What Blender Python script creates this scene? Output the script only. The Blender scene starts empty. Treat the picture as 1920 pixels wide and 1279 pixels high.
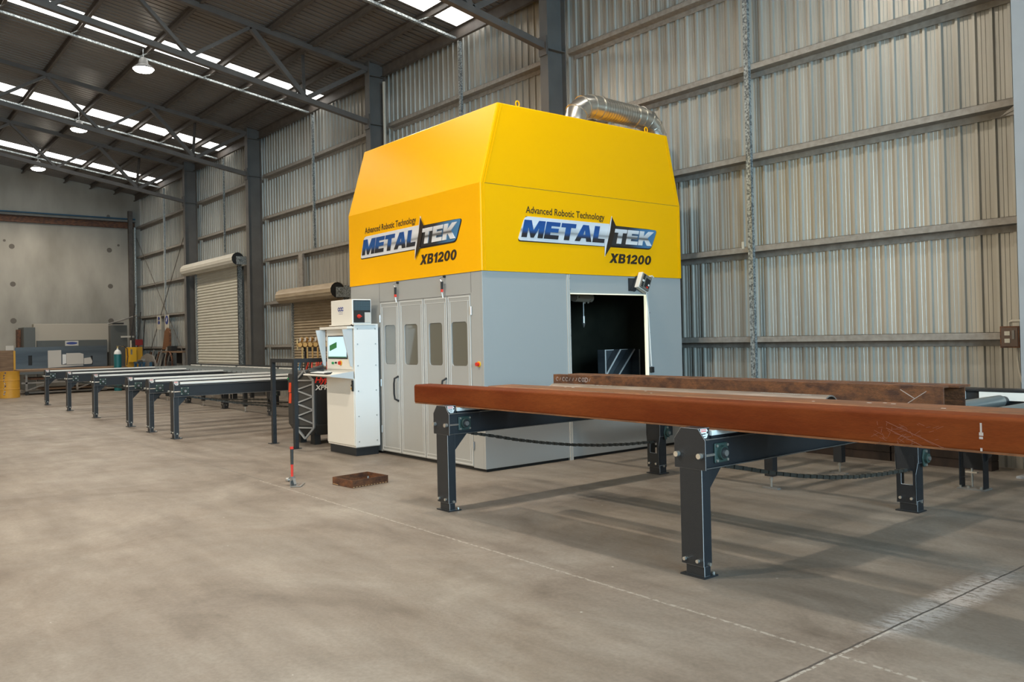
import bpy, math, random
from math import sin, cos, pi, radians, sqrt
from mathutils import Matrix, Vector
from mathutils.geometry import tessellate_polygon

C = bpy.context.scene
COL = C.collection
random.seed(7)

# ------------------------------------------------------------------ camera
YAW, PITCH, ROLL, FPX, CY_OFF = 0.893289834, 0.01108312, -0.0219196196, 1581.41311, -24.865
def camera():
    f = Vector((-sin(YAW)*cos(PITCH), cos(YAW)*cos(PITCH), sin(PITCH)))
    r0 = f.cross(Vector((0, 0, 1))).normalized()
    u0 = r0.cross(f)
    r = r0*cos(ROLL) + u0*sin(ROLL)
    u = -r0*sin(ROLL) + u0*cos(ROLL)
    m = Matrix.Identity(4)
    for i in range(3):
        m[i][0], m[i][1], m[i][2] = r[i], u[i], -f[i]
    m[2][3] = 1.6
    cd = bpy.data.cameras.new('camera')
    cd.sensor_width = 36
    cd.lens = FPX*36/1920
    cd.shift_y = CY_OFF/1920
    cd.clip_start, cd.clip_end = 0.05, 300
    o = bpy.data.objects.new('camera', cd)
    o.matrix_world = m
    COL.objects.link(o)
    C.camera = o
camera()

# ------------------------------------------------------------------ world, exposure, daylight
w = bpy.data.worlds.new('world'); C.world = w; w.use_nodes = True
bg = w.node_tree.nodes['Background']
bg.inputs[0].default_value = (0.80, 0.90, 1.0, 1)
bg.inputs[1].default_value = 0.7
C.view_settings.view_transform = 'Standard'
C.view_settings.look = 'None'
C.view_settings.gamma = 1
C.view_settings.use_curve_mapping = False
C.view_settings.exposure = 0.0

def area(name, loc, rot, sx, sy, power, col):
    l = bpy.data.lights.new(name, 'AREA'); l.shape = 'RECTANGLE'; l.size = sx; l.size_y = sy
    l.energy = power; l.color = col
    o = bpy.data.objects.new(name, l); o.location = loc; o.rotation_euler = rot
    COL.objects.link(o); return o
# daylight through the big open door in the near end wall, and an added unseen warm fill lamp before the opposite long wall
area('daylight_end_door', (8.9, 1.0, 4.0), (0, radians(90), 0), 3.6, 9.0, 2650, (0.50, 0.80, 1.0))
area('side_fill_light', (-13.0, -7.8, 2.9), (radians(90), 0, 0), 12.0, 5.0, 330, (1.0, 0.78, 0.52))
LAMP_POWER = 330
SKY_EMIT = 3.4

# ------------------------------------------------------------------ materials
MATS = {}
def nodes(m): return m.node_tree.nodes, m.node_tree.links
def mat(name, col, rough=0.5, metal=0.0, grain=0.0, gscale=30.0, noise=0.0, scale=8.0, stretch=(1, 1, 1), col2=None, bump=0.0, bscale=40.0, spec=0.5, detail=5.0, lo=0.35, hi=0.65, emit=None, es=0.0, coat=0.0):
    if name in MATS: return MATS[name]
    m = bpy.data.materials.new(name); m.use_nodes = True
    N, L = nodes(m); b = N['Principled BSDF']
    b.inputs['Base Color'].default_value = (*col, 1)
    b.inputs['Roughness'].default_value = rough
    b.inputs['Metallic'].default_value = metal
    b.inputs['Specular IOR Level'].default_value = spec
    if coat: b.inputs['Coat Weight'].default_value = coat; b.inputs['Coat Roughness'].default_value = 0.12
    if emit:
        b.inputs['Emission Color'].default_value = (*emit, 1); b.inputs['Emission Strength'].default_value = es
    if col2 is not None or bump:
        tc = N.new('ShaderNodeTexCoord'); mp = N.new('ShaderNodeMapping'); mp.inputs['Scale'].default_value = stretch
        L.new(tc.outputs['Object'], mp.inputs['Vector'])
    if col2 is not None:
        n = N.new('ShaderNodeTexNoise'); n.inputs['Scale'].default_value = scale; n.inputs['Detail'].default_value = detail
        L.new(mp.outputs[0], n.inputs['Vector'])
        r = N.new('ShaderNodeValToRGB'); r.color_ramp.elements[0].position = lo; r.color_ramp.elements[1].position = hi
        r.color_ramp.elements[0].color = (*col, 1); r.color_ramp.elements[1].color = (*col2, 1)
        L.new(n.outputs['Fac'], r.inputs[0]); L.new(r.outputs[0], b.inputs['Base Color'])
        if grain:
            g = N.new('ShaderNodeTexNoise'); g.inputs['Scale'].default_value = gscale; g.inputs['Detail'].default_value = 6; g.inputs['Roughness'].default_value = 0.7
            L.new(mp.outputs[0], g.inputs['Vector'])
            gr = N.new('ShaderNodeMapRange'); L.new(g.outputs['Fac'], gr.inputs[0]); gr.inputs[1].default_value = 0.3; gr.inputs[2].default_value = 0.7
            gr.inputs[3].default_value = 1.0-grain; gr.inputs[4].default_value = 1.0+grain
            mx = N.new('ShaderNodeVectorMath'); mx.operation = 'SCALE'; L.new(r.outputs[0], mx.inputs[0]); L.new(gr.outputs[0], mx.inputs['Scale']); L.new(mx.outputs[0], b.inputs['Base Color'])
    if bump:
        n2 = N.new('ShaderNodeTexNoise'); n2.inputs['Scale'].default_value = bscale; n2.inputs['Detail'].default_value = 3
        L.new(mp.outputs[0], n2.inputs['Vector'])
        bp = N.new('ShaderNodeBump'); bp.inputs['Strength'].default_value = bump; bp.inputs['Distance'].default_value = 0.02
        L.new(n2.outputs['Fac'], bp.inputs['Height']); L.new(bp.outputs[0], b.inputs['Normal'])
    MATS[name] = m
    return m

def floor_mat():
    m = bpy.data.materials.new('concrete floor'); m.use_nodes = True
    N, L = nodes(m); b = N['Principled BSDF']
    tc = N.new('ShaderNodeTexCoord')
    def noise(scale, detail, sc=(1, 1, 1), rough=0.6, dist=0.0):
        mp = N.new('ShaderNodeMapping'); mp.inputs['Scale'].default_value = sc
        L.new(tc.outputs['Object'], mp.inputs[0])
        n = N.new('ShaderNodeTexNoise'); n.inputs['Scale'].default_value = scale; n.inputs['Detail'].default_value = detail
        n.inputs['Roughness'].default_value = rough; n.inputs['Distortion'].default_value = dist
        L.new(mp.outputs[0], n.inputs['Vector']); return n
    def ramp(src, stops):
        r = N.new('ShaderNodeValToRGB')
        while len(r.color_ramp.elements) < len(stops): r.color_ramp.elements.new(0.5)
        for e, (p, c) in zip(r.color_ramp.elements, stops):
            e.position = p; e.color = (*c, 1) if len(c) == 3 else c
        L.new(src, r.inputs[0]); return r
    def mix(kind, fac, a, bb):
        x = N.new('ShaderNodeMix'); x.data_type = 'RGBA'; x.blend_type = kind
        if isinstance(fac, float): x.inputs[0].default_value = fac
        else: L.new(fac, x.inputs[0])
        for i, s in ((6, a), (7, bb)):
            if isinstance(s, tuple): x.inputs[i].default_value = (*s, 1)
            else: L.new(s, x.inputs[i])
        return x.outputs[2]
    def math_(op, a, bb=None, cc=None):
        x = N.new('ShaderNodeMath'); x.operation = op
        for i, s in enumerate((a, bb, cc)):
            if s is None: continue
            if isinstance(s, (int, float)): x.inputs[i].default_value = s
            else: L.new(s, x.inputs[i])
        return x.outputs[0]
    base = ramp(noise(0.55, 10, rough=0.72, dist=0.8).outputs['Fac'], [(0.30, (0.130, 0.104, 0.083)), (0.46, (0.205, 0.172, 0.142)), (0.58, (0.238, 0.208, 0.177)), (0.72, (0.300, 0.268, 0.232))])
    streak = ramp(noise(3.0, 6, (0.25, 1.2, 1)).outputs['Fac'], [(0.32, (0.70, 0.67, 0.64)), (0.66, (1.10, 1.09, 1.07))])
    c = mix('MULTIPLY', 0.8, base.outputs[0], streak.outputs[0])
    fine = ramp(noise(38.0, 3).outputs['Fac'], [(0.3, (0.80, 0.80, 0.79)), (0.7, (1.12, 1.12, 1.12))])
    c = mix('MULTIPLY', 0.7, c, fine.outputs[0])
    blot = ramp(noise(1.3, 5, dist=1.2).outputs['Fac'], [(0.56, (0, 0, 0)), (0.75, (1, 1, 1))])
    c = mix('MIX', math_('MULTIPLY', blot.outputs[0], 0.30), c, (0.15, 0.118, 0.092))
    # white specks of swarf and paint
    vo = N.new('ShaderNodeTexVoronoi'); vo.inputs['Scale'].default_value = 2.6
    L.new(tc.outputs['Object'], vo.inputs['Vector'])
    sp = math_('LESS_THAN', vo.outputs['Distance'], 0.022)
    c = mix('MIX', math_('MULTIPLY', sp, 0.7), c, (0.55, 0.53, 0.49))
    sx = N.new('ShaderNodeSeparateXYZ'); L.new(tc.outputs['Object'], sx.inputs[0])
    wob = noise(9.0, 3).outputs['Fac']
    wv = math_('MULTIPLY', math_('SUBTRACT', wob, 0.5), 0.018)
    X = math_('ADD', sx.outputs[0], wv); Y = math_('ADD', sx.outputs[1], wv)
    def line(coord, at, wd): return math_('LESS_THAN', math_('ABSOLUTE', math_('SUBTRACT', coord, at)), wd)
    # worn pale filler along the two joints in view
    chip = ramp(noise(24.0, 4).outputs['Fac'], [(0.44, (0, 0, 0)), (0.52, (1, 1, 1))]).outputs[0]
    near = math_('GREATER_THAN', sx.outputs[0], -9.5)
    far = math_('LESS_THAN', sx.outputs[0], -9.5)
    pale1 = math_('MULTIPLY', math_('MULTIPLY', line(Y, 3.835, 0.011), chip), near)
    dark1 = math_('MULTIPLY', line(Y, 3.87, 0.012), far)
    nearY = math_('LESS_THAN', sx.outputs[1], 4.9)
    pale2 = math_('MULTIPLY', line(X, -2.262, 0.009), math_('MULTIPLY', chip, nearY))
    # scuffed white patch along the cross joint
    d = math_('ABSOLUTE', math_('SUBTRACT', X, -2.27))
    patch = math_('SUBTRACT', 1.0, math_('DIVIDE', d, 0.16)); patch = math_('MAXIMUM', patch, 0.0)
    dy = math_('ABSOLUTE', math_('SUBTRACT', sx.outputs[1], 5.1)); py = math_('MAXIMUM', math_('SUBTRACT', 1.0, math_('POWER', math_('DIVIDE', dy, 0.95), 2.0)), 0.0)
    fray = ramp(noise(22.0, 8, (0.5, 1.4, 1), rough=0.8).outputs['Fac'], [(0.42, (0, 0, 0)), (0.62, (1, 1, 1))]).outputs[0]
    patch = math_('MINIMUM', math_('MULTIPLY', math_('MULTIPLY', patch, py), math_('MULTIPLY', fray, 2.0)), 0.55)
    c = mix('MIX', patch, c, (0.56, 0.54, 0.52))
    c = mix('MIX', math_('MULTIPLY', pale1, 0.42), c, (0.50, 0.47, 0.41))
    c = mix('MIX', math_('MULTIPLY', pale2, 0.55), c, (0.52, 0.49, 0.43))
    c = mix('MIX', math_('MULTIPLY', dark1, 0.5), c, (0.10, 0.09, 0.075))
    dk = line(X, -2.278, 0.007)
    c = mix('MIX', math_('MULTIPLY', dk, 0.85), c, (0.055, 0.045, 0.04))
    L.new(c, b.inputs['Base Color'])
    rr = N.new('ShaderNodeMapRange'); L.new(noise(2.2, 5).outputs['Fac'], rr.inputs[0]); rr.inputs[1].default_value = 0.3; rr.inputs[2].default_value = 0.7
    rr.inputs[3].default_value = 0.42; rr.inputs[4].default_value = 0.62
    L.new(rr.outputs[0], b.inputs['Roughness'])
    bp = N.new('ShaderNodeBump'); bp.inputs['Strength'].default_value = 0.12; bp.inputs['Distance'].default_value = 0.01
    L.new(noise(60.0, 4).outputs['Fac'], bp.inputs['Height']); L.new(bp.outputs[0], b.inputs['Normal'])
    return m

def ramp_mat(name, axis, z0, z1, stops, rough=0.35, metal=0.0):
    """printed colour bands that belong to the design (sign artwork), along one local axis"""
    m = bpy.data.materials.new(name); m.use_nodes = True
    N, L = nodes(m); b = N['Principled BSDF']
    tc = N.new('ShaderNodeTexCoord'); sx = N.new('ShaderNodeSeparateXYZ'); L.new(tc.outputs['Object'], sx.inputs[0])
    mr = N.new('ShaderNodeMapRange'); L.new(sx.outputs[axis], mr.inputs[0])
    mr.inputs[1].default_value = z0; mr.inputs[2].default_value = z1
    r = N.new('ShaderNodeValToRGB')
    while len(r.color_ramp.elements) < len(stops): r.color_ramp.elements.new(0.5)
    for e, (p, c) in zip(r.color_ramp.elements, stops): e.position = p; e.color = (*c, 1)
    L.new(mr.outputs[0], r.inputs[0]); L.new(r.outputs[0], b.inputs['Base Color'])
    b.inputs['Roughness'].default_value = rough; b.inputs['Metallic'].default_value = metal
    return m

def gridlens(name, col, es):
    return mat(name, col, 0.5, emit=col, es=es)

M_FLOOR = floor_mat()
M_CLAD = mat('galvanised wall cladding', (0.31, 0.298, 0.262), 0.38, 0.35, col2=(0.44, 0.428, 0.385), scale=1.2, stretch=(6, 1, 0.35), lo=0.3, hi=0.7)
M_ROOF = mat('roof sheet', (0.175, 0.155, 0.14), 0.42, 0.3, col2=(0.20, 0.18, 0.163), scale=1.5, stretch=(4, 0.4, 1))
M_GIRT = mat('dull galvanised girt', (0.245, 0.225, 0.20), 0.55, 0.2, col2=(0.32, 0.30, 0.27), scale=14)
M_PURL = mat('painted purlin', (0.075, 0.063, 0.055), 0.6, col2=(0.105, 0.09, 0.078), scale=6)
M_COLM = mat('grey painted column', (0.095, 0.09, 0.084), 0.55, col2=(0.12, 0.114, 0.106), scale=2)
M_COLB = mat('pale blue grey column paint', (0.30, 0.315, 0.33), 0.5, col2=(0.34, 0.355, 0.37), scale=2)
M_TRUS = mat('truss paint', (0.082, 0.073, 0.067), 0.55, col2=(0.105, 0.094, 0.086), scale=3)
M_GALV = mat('spangled galvanised steel', (0.13, 0.145, 0.15), 0.42, 0.4, col2=(0.46, 0.50, 0.50), scale=38, detail=3, lo=0.40, hi=0.62)
M_GALVB = mat('lit galvanised steel', (0.62, 0.66, 0.67), 0.35, 0.3, col2=(0.40, 0.44, 0.45), scale=12)  # lighter copy of the galvanised steel; the post's lit look is in the colour
M_CONC = mat('precast concrete wall', (0.25, 0.235, 0.205), 0.85, col2=(0.40, 0.38, 0.335), scale=0.55, stretch=(1, 1.4, 0.6), detail=9, lo=0.32, hi=0.68, bump=0.1, bscale=12)
M_HOLE = mat('concrete tie patch', (0.13, 0.115, 0.10), 0.9)
M_SKYL = gridlens('skylight sheet', (1.0, 0.985, 0.95), SKY_EMIT)
M_YEL = mat('yellow gloss paint', (0.92, 0.45, 0.0), 0.30, spec=0.18, bump=0.10, bscale=1.3, coat=0.0)
M_GREY = mat('grey satin paint', (0.365, 0.372, 0.365), 0.34, bump=0.03, bscale=1.2)
M_GREYF = mat('grey frame paint', (0.40, 0.405, 0.395), 0.36)
M_POST = mat('beige grey frame post', (0.50, 0.49, 0.46), 0.4)
M_GREYL = mat('pale frame edge', (0.60, 0.61, 0.60), 0.35)
M_SEAM = mat('dark seam', (0.04, 0.035, 0.03), 0.8)
M_BLK = mat('black powder coat', (0.014, 0.0165, 0.020), 0.42, spec=0.45, bump=0.25, bscale=260)
M_BLKM = mat('matt black', (0.012, 0.012, 0.012), 0.6)
M_BLKIN = mat('dark enclosure lining', (0.085, 0.088, 0.062), 0.5, col2=(0.04, 0.042, 0.032), scale=1.3)
M_WHT = mat('white paint', (0.74, 0.75, 0.74), 0.34)
M_CREAM = mat('light grey cabinet paint', (0.74, 0.72, 0.665), 0.36)
M_WING = mat('blue grey panel paint', (0.50, 0.53, 0.545), 0.4)
M_UHMW = mat('white plastic wear strip', (0.80, 0.80, 0.76), 0.35)
M_BOLT = mat('zinc bolt', (0.62, 0.60, 0.55), 0.3, 0.85)
M_BEAR = mat('green cast bearing', (0.030, 0.055, 0.047), 0.45)
M_EDGE = mat('pale edge highlight', (0.34, 0.35, 0.36), 0.4)  # corner highlight of the black steel, painted onto the bevel faces
M_STEEL = mat('bare steel', (0.42, 0.43, 0.43), 0.3, 0.85)
M_ROLL = mat('roller steel', (0.27, 0.30, 0.30), 0.34, 0.6)
M_RUST = mat('red mill rust', (0.115, 0.020, 0.003), 0.65, spec=0.12, col2=(0.178, 0.044, 0.009), scale=2.0, stretch=(0.5, 1, 2.2), detail=10, bump=0.12, bscale=90, grain=0.13, gscale=34, lo=0.36, hi=0.68)
M_RUSTB = mat('brown rust', (0.050, 0.018, 0.009), 0.62, col2=(0.155, 0.058, 0.020), scale=9, stretch=(1, 1, 1.8), detail=9, bump=0.2, bscale=90, grain=0.35, gscale=40)
M_RUSTO = mat('orange rust', (0.21, 0.075, 0.022), 0.6, col2=(0.115, 0.05, 0.022), scale=5, stretch=(0.6, 2, 1), detail=9, grain=0.3, gscale=25)
M_PIPE = mat('mill scale pipe', (0.135, 0.105, 0.085), 0.5, 0.2, col2=(0.215, 0.175, 0.145), scale=10, stretch=(0.4, 2, 2), detail=8)
M_CHALK = mat('chalk marking', (0.42, 0.36, 0.33), 0.9)
M_DUCT = mat('spiral duct zinc', (0.56, 0.54, 0.49), 0.27, 0.9, col2=(0.62, 0.60, 0.55), scale=20)
M_GLASS = mat('reflection tinted window', (0.135, 0.125, 0.095), 0.05, spec=0.9, coat=1.0)  # glass tint lightened to beige in place of the cladding's reflection
M_RED = mat('red plastic', (0.62, 0.03, 0.015), 0.35)
M_REDTXT = mat('red print', (0.66, 0.035, 0.02), 0.45)
M_ORNG = mat('orange red stripe', (0.85, 0.09, 0.03), 0.4)
M_WTXT = mat('white print', (0.80, 0.78, 0.74), 0.45)
M_KTXT = mat('black print', (0.022, 0.012, 0.006), 0.5)
M_NAVY = mat('navy print', (0.03, 0.05, 0.22), 0.5)
M_YELB = mat('yellow plastic', (0.75, 0.42, 0.02), 0.4)
M_GRN = mat('green plastic', (0.02, 0.30, 0.10), 0.4)
M_TEAL = mat('teal gas bottle paint', (0.012, 0.135, 0.15), 0.35)
M_DRUM = mat('worn yellow drum paint', (0.52, 0.26, 0.025), 0.5, col2=(0.60, 0.31, 0.035), scale=3)
M_YSTL = mat('safety yellow steel', (0.55, 0.29, 0.015), 0.45)
M_SHUT = mat('pale shutter slats', (0.53, 0.51, 0.44), 0.4, col2=(0.57, 0.55, 0.48), scale=3)
M_SHUTB = mat('aged beige shutter slats', (0.30, 0.235, 0.155), 0.5, col2=(0.36, 0.29, 0.20), scale=3, stretch=(1, 1, 3))
M_PRESS = mat('press dark grey paint', (0.085, 0.088, 0.082), 0.45)
M_PRESB = mat('press beige paint', (0.38, 0.34, 0.28), 0.5)
M_SHEET = mat('blue grey mill sheet', (0.065, 0.078, 0.09), 0.35, 0.3, col2=(0.12, 0.14, 0.155), scale=0.9, stretch=(1, 0.4, 3))
M_PAPER = mat('pale board', (0.52, 0.50, 0.46), 0.7)
M_WOOD = mat('old timber', (0.155, 0.095, 0.055), 0.7, col2=(0.23, 0.145, 0.085), scale=6, stretch=(1, 0.3, 3))
M_BLUEM = mat('blue machine paint', (0.035, 0.10, 0.17), 0.4)
M_GPLT = mat('grey steel plate', (0.18, 0.17, 0.155), 0.5, col2=(0.24, 0.22, 0.2), scale=5)
M_HIDE = mat('brown leather', (0.17, 0.075, 0.03), 0.7)
M_BRASS = mat('brass', (0.55, 0.37, 0.16), 0.3, 0.85)
M_RHOSE = mat('red hose', (0.50, 0.04, 0.02), 0.5)
M_BHOSE = mat('blue hose', (0.03, 0.14, 0.25), 0.5)
M_KHOSE = mat('black hose', (0.015, 0.015, 0.015), 0.5)
M_PVC = mat('cream conduit', (0.50, 0.47, 0.40), 0.5)
M_TRIM = mat('grey truss bar', (0.27, 0.27, 0.265), 0.45)
M_CHARC = mat('charcoal plastic', (0.032, 0.032, 0.031), 0.5)
M_DKBOX = mat('dark stained boards', (0.022, 0.014, 0.010), 0.8, col2=(0.045, 0.026, 0.017), scale=2.5, stretch=(2.5, 1, 1))
M_LAMPG = mat('lamp housing', (0.10, 0.10, 0.095), 0.5, 0.2)
M_LAMPE = gridlens('lamp lens glow', (1.0, 0.93, 0.80), 45.0)
M_SCRN = mat('screen glow', (0.5, 0.72, 0.85), 0.2, emit=(0.50, 0.72, 0.86), es=0.55)
M_SCRG = mat('screen green', (0.02, 0.12, 0.03), 0.3, emit=(0.02, 0.12, 0.03), es=0.6)
M_LED = mat('lit edge strip', (0.85, 0.83, 0.62), 0.4, emit=(1.0, 0.95, 0.66), es=0.55)
M_CLEAR = mat('smoky cover', (0.16, 0.15, 0.13), 0.2)

# ------------------------------------------------------------------ mesh builder
class MB:
    def __init__(s): s.v = []; s.f = []; s.mi = []; s.m = []; s.k = 0
    def use(s, m):
        if m not in s.m: s.m.append(m)
        s.k = s.m.index(m); return s
    def poly(s, pts):
        b = len(s.v); s.v += [tuple(p) for p in pts]; s.f.append(tuple(range(b, b+len(pts)))); s.mi.append(s.k)
    def faces(s, pts, fs):
        b = len(s.v); s.v += [tuple(p) for p in pts]
        for f in fs: s.f.append(tuple(b+i for i in f)); s.mi.append(s.k)
    def box(s, x0, x1, y0, y1, z0, z1):
        if x0 > x1: x0, x1 = x1, x0
        if y0 > y1: y0, y1 = y1, y0
        if z0 > z1: z0, z1 = z1, z0
        s.faces([(x0,y0,z0),(x1,y0,z0),(x1,y1,z0),(x0,y1,z0),(x0,y0,z1),(x1,y0,z1),(x1,y1,z1),(x0,y1,z1)],
                [(0,3,2,1),(4,5,6,7),(0,1,5,4),(1,2,6,5),(2,3,7,6),(3,0,4,7)]); return s
    def prism(s, p2, ax, a, b, holes=()):
        """extrude a 2D polygon (with holes) along axis ax from a to b; 2D axes are the other two in order"""
        def P(p, t):
            if ax == 0: return (t, p[0], p[1])
            if ax == 1: return (p[0], t, p[1])
            return (p[0], p[1], t)
        loops = [list(p2)] + [list(h) for h in holes]
        flat = [p for l in loops for p in l]; n = len(flat)
        area2 = sum(loops[0][i][0]*loops[0][(i+1) % len(loops[0])][1]-loops[0][(i+1) % len(loops[0])][0]*loops[0][i][1] for i in range(len(loops[0])))
        if holes or len(p2) > 4:
            tris = tessellate_polygon([[Vector((p[0], p[1], 0)) for p in l] for l in loops])
        else: tris = [tuple(range(len(p2)))]
        base = len(s.v)
        s.v += [P(p, a) for p in flat] + [P(p, b) for p in flat]
        for t in tris:
            s.f.append(tuple(base+i for i in t)); s.mi.append(s.k)
            s.f.append(tuple(base+n+i for i in reversed(t))); s.mi.append(s.k)
        o = 0
        for l in loops:
            k = len(l)
            for i in range(k):
                j = (i+1) % k
                s.f.append((base+o+i, base+o+j, base+n+o+j, base+n+o+i)); s.mi.append(s.k)
            o += k
        return s
    def cyl(s, p0, p1, r, n=16, r1=None, caps=True):
        p0 = Vector(p0); p1 = Vector(p1); r1 = r if r1 is None else r1
        d = (p1-p0).normalized(); a = d.orthogonal().normalized(); c = d.cross(a)
        b = len(s.v)
        for p, rr in ((p0, r), (p1, r1)):
            for i in range(n):
                t = 2*pi*i/n; s.v.append(tuple(p + a*cos(t)*rr + c*sin(t)*rr))
        for i in range(n):
            j = (i+1) % n; s.f.append((b+i, b+j, b+n+j, b+n+i)); s.mi.append(s.k)
        if caps:
            s.f.append(tuple(b+n-1-i for i in range(n))); s.mi.append(s.k)
            s.f.append(tuple(b+n+i for i in range(n))); s.mi.append(s.k)
        return s
    def tube(s, pts, r, n=8):
        P = [Vector(p) for p in pts]; b = len(s.v); a = None
        for i, p in enumerate(P):
            d = (P[min(i+1, len(P)-1)] - P[max(i-1, 0)]).normalized()
            a = d.orthogonal().normalized() if a is None else (a - d*a.dot(d)).normalized()
            c = d.cross(a)
            for k in range(n):
                t = 2*pi*k/n; s.v.append(tuple(p + a*cos(t)*r + c*sin(t)*r))
        for i in range(len(P)-1):
            for k in range(n):
                j = (k+1) % n
                s.f.append((b+i*n+k, b+i*n+j, b+(i+1)*n+j, b+(i+1)*n+k)); s.mi.append(s.k)
        s.f.append(tuple(b+n-1-i for i in range(n))); s.mi.append(s.k)
        s.f.append(tuple(b+(len(P)-1)*n+i for i in range(n))); s.mi.append(s.k)
        return s
    def bar(s, p0, p1, wd, ht, up=(0, 0, 1)):
        p0 = Vector(p0); p1 = Vector(p1); d = (p1-p0).normalized(); u = Vector(up)
        sd = d.cross(u).normalized(); u = sd.cross(d)
        q = []
        for p in (p0, p1):
            for a, c in ((-1,-1),(1,-1),(1,1),(-1,1)): q.append(p + sd*a*wd/2 + u*c*ht/2)
        s.faces([tuple(x) for x in q], [(0,1,2,3),(7,6,5,4),(0,4,5,1),(1,5,6,2),(2,6,7,3),(3,7,4,0)]); return s
    def lathe(s, prof, c, n=24, axis=2):
        """prof: list of (r, h) along the axis"""
        b = len(s.v)
        for r, h in prof:
            for i in range(n):
                t = 2*pi*i/n; x, y = r*cos(t), r*sin(t)
                p = (x, y, h) if axis == 2 else ((h, x, y) if axis == 0 else (x, h, y))
                s.v.append((c[0]+p[0], c[1]+p[1], c[2]+p[2]))
        for k in range(len(prof)-1):
            for i in range(n):
                j = (i+1) % n
                s.f.append((b+k*n+i, b+k*n+j, b+(k+1)*n+j, b+(k+1)*n+i)); s.mi.append(s.k)
        return s
    def build(s, name, m=None, parent=None, bevel=0.0, smooth=False, raw=False, edge=None):
        """parent's geometry is given in world coordinates unless raw (already local)"""
        me = bpy.data.meshes.new(name)
        off = ORG.get(parent.name, Vector((0, 0, 0))) if (parent is not None and not raw) else Vector((0, 0, 0))
        me.from_pydata([tuple(Vector(p)-off) for p in s.v], [], s.f)
        ms = s.m if s.m else [m]
        for x in ms: me.materials.append(x)
        if len(ms) > 1: me.polygons.foreach_set('material_index', s.mi)
        me.validate(); me.update()
        import bmesh as _b
        bm = _b.new(); bm.from_mesh(me); _b.ops.recalc_face_normals(bm, faces=bm.faces); bm.to_mesh(me); bm.free()
        o = bpy.data.objects.new(name, me); COL.objects.link(o)
        if parent is not None: o.parent = parent; ORG[o.name] = off
        else: ORG[o.name] = Vector((0, 0, 0))
        if bevel:
            md = o.modifiers.new('bevel', 'BEVEL'); md.width = bevel; md.segments = 2; md.limit_method = 'ANGLE'; md.angle_limit = radians(40)
            md.harden_normals = False
            if edge is not None: me.materials.append(edge); md.material = len(me.materials)-1; md.segments = 1
        if smooth:
            for p in me.polygons: p.use_smooth = True
            try: me.set_sharp_from_angle(angle=radians(35))
            except Exception: pass
        return o
ORG = {}
def tag(o, label=None, cat=None, group=None, kind=None):
    if label: o['label'] = label
    if cat: o['category'] = cat
    if group: o['group'] = group
    if kind: o['kind'] = kind
    return o
def thing(name, loc, label, cat, group=None):
    o = bpy.data.objects.new(name, None); COL.objects.link(o); o.location = loc; o.empty_display_size = 0.1
    ORG[o.name] = Vector(loc)
    return tag(o, label, cat, group)
def struct(name, mb, m=None, parent=None, **k):
    o = mb.build(name, m, parent, **k)
    if parent is None: o['kind'] = 'structure'
    return o
def copy_tree(o, parent=None):
    c = o.copy(); COL.objects.link(c)
    if parent is not None: c.parent = parent
    for ch in list(o.children): copy_tree(ch, c)
    return c
def ctree(root, loc, label=None, group=None):
    c = copy_tree(root); c.location = loc
    if label: c['label'] = label
    if group: c['group'] = group
    return c

def text_mb(mb, s, height, org, ux, uz, nrm, bold=0.0, shear=0.0, width=None, thick=0.002):
    """flat lettering: text s, cap height, placed at org with right vector ux, up vector uz"""
    cu = bpy.data.curves.new('t', 'FONT'); cu.body = s; cu.size = 1.0; cu.offset = bold; cu.shear = shear; cu.resolution_u = 3
    ob = bpy.data.objects.new('t', cu)
    me = bpy.data.meshes.new_from_object(ob)
    xs = [v.co.x for v in me.vertices]; 
    x0, x1 = min(xs), max(xs)
    k = height/0.70
    kx = k if width is None else width/(x1-x0)
    ux = Vector(ux); uz = Vector(uz); nrm = Vector(nrm); org = Vector(org)
    b = len(mb.v)
    for v in me.vertices:
        mb.v.append(tuple(org + ux*((v.co.x-x0)*kx) + uz*(v.co.y*k) + nrm*thick))
    for p in me.polygons:
        mb.f.append(tuple(b+i for i in p.vertices)); mb.mi.append(mb.k)
    bpy.data.objects.remove(ob); bpy.data.curves.remove(cu); bpy.data.meshes.remove(me)

# ================================================================== THE HALL
XE, XR, YW, YF = -38.2, 9.0, 10.35, -8.0       # end wall, near end, long wall sheet, opposite wall
YC, YG = 9.72, 10.15                            # column front, girt front
RS, RZ, RIDGE = 0.157, 8.10, -2.0
def roofz(y): return RZ + RS*(YC-y) if y >= RIDGE else RZ + RS*(YC-RIDGE) - RS*(RIDGE-y)

struct('floor', MB().box(XE-0.3, XR, YF, YW+0.05, -0.2, 0.0), M_FLOOR)

PITCH_RIB = 0.1905
def rib_profile(x0, x1, phase):
    """trapezoid pans and ribs: (x, depth) where depth 0 = pan, 1 = rib set back"""
    pts = []; k0 = int(math.floor((x0-phase)/PITCH_RIB))-1
    x = phase + k0*PITCH_RIB
    while x < x1+PITCH_RIB:
        pts += [(x, 0), (x+0.012, 1), (x+0.042, 1), (x+0.054, 0), (x+0.095, 0), (x+0.099, 0.12), (x+0.103, 0), (x+0.142, 0), (x+0.146, 0.12), (x+0.150, 0)]
        x += PITCH_RIB
    return [(max(x0, min(x1, a)), d) for a, d in pts if x0-0.001 <= a <= x1+0.001]
def clad(mb, x0, x1, y, z0, z1f, sgn=1, depth=0.029, phase=-7.086+0.015):
    pr = rib_profile(x0, x1, phase)
    b = len(mb.v)
    for x, d in pr:
        mb.v.append((x, y+sgn*d*depth, z0)); mb.v.append((x, y+sgn*d*depth, z1f))
    for i in range(len(pr)-1):
        mb.f.append((b+2*i, b+2*i+2, b+2*i+3, b+2*i+1)); mb.mi.append(mb.k)
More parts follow.
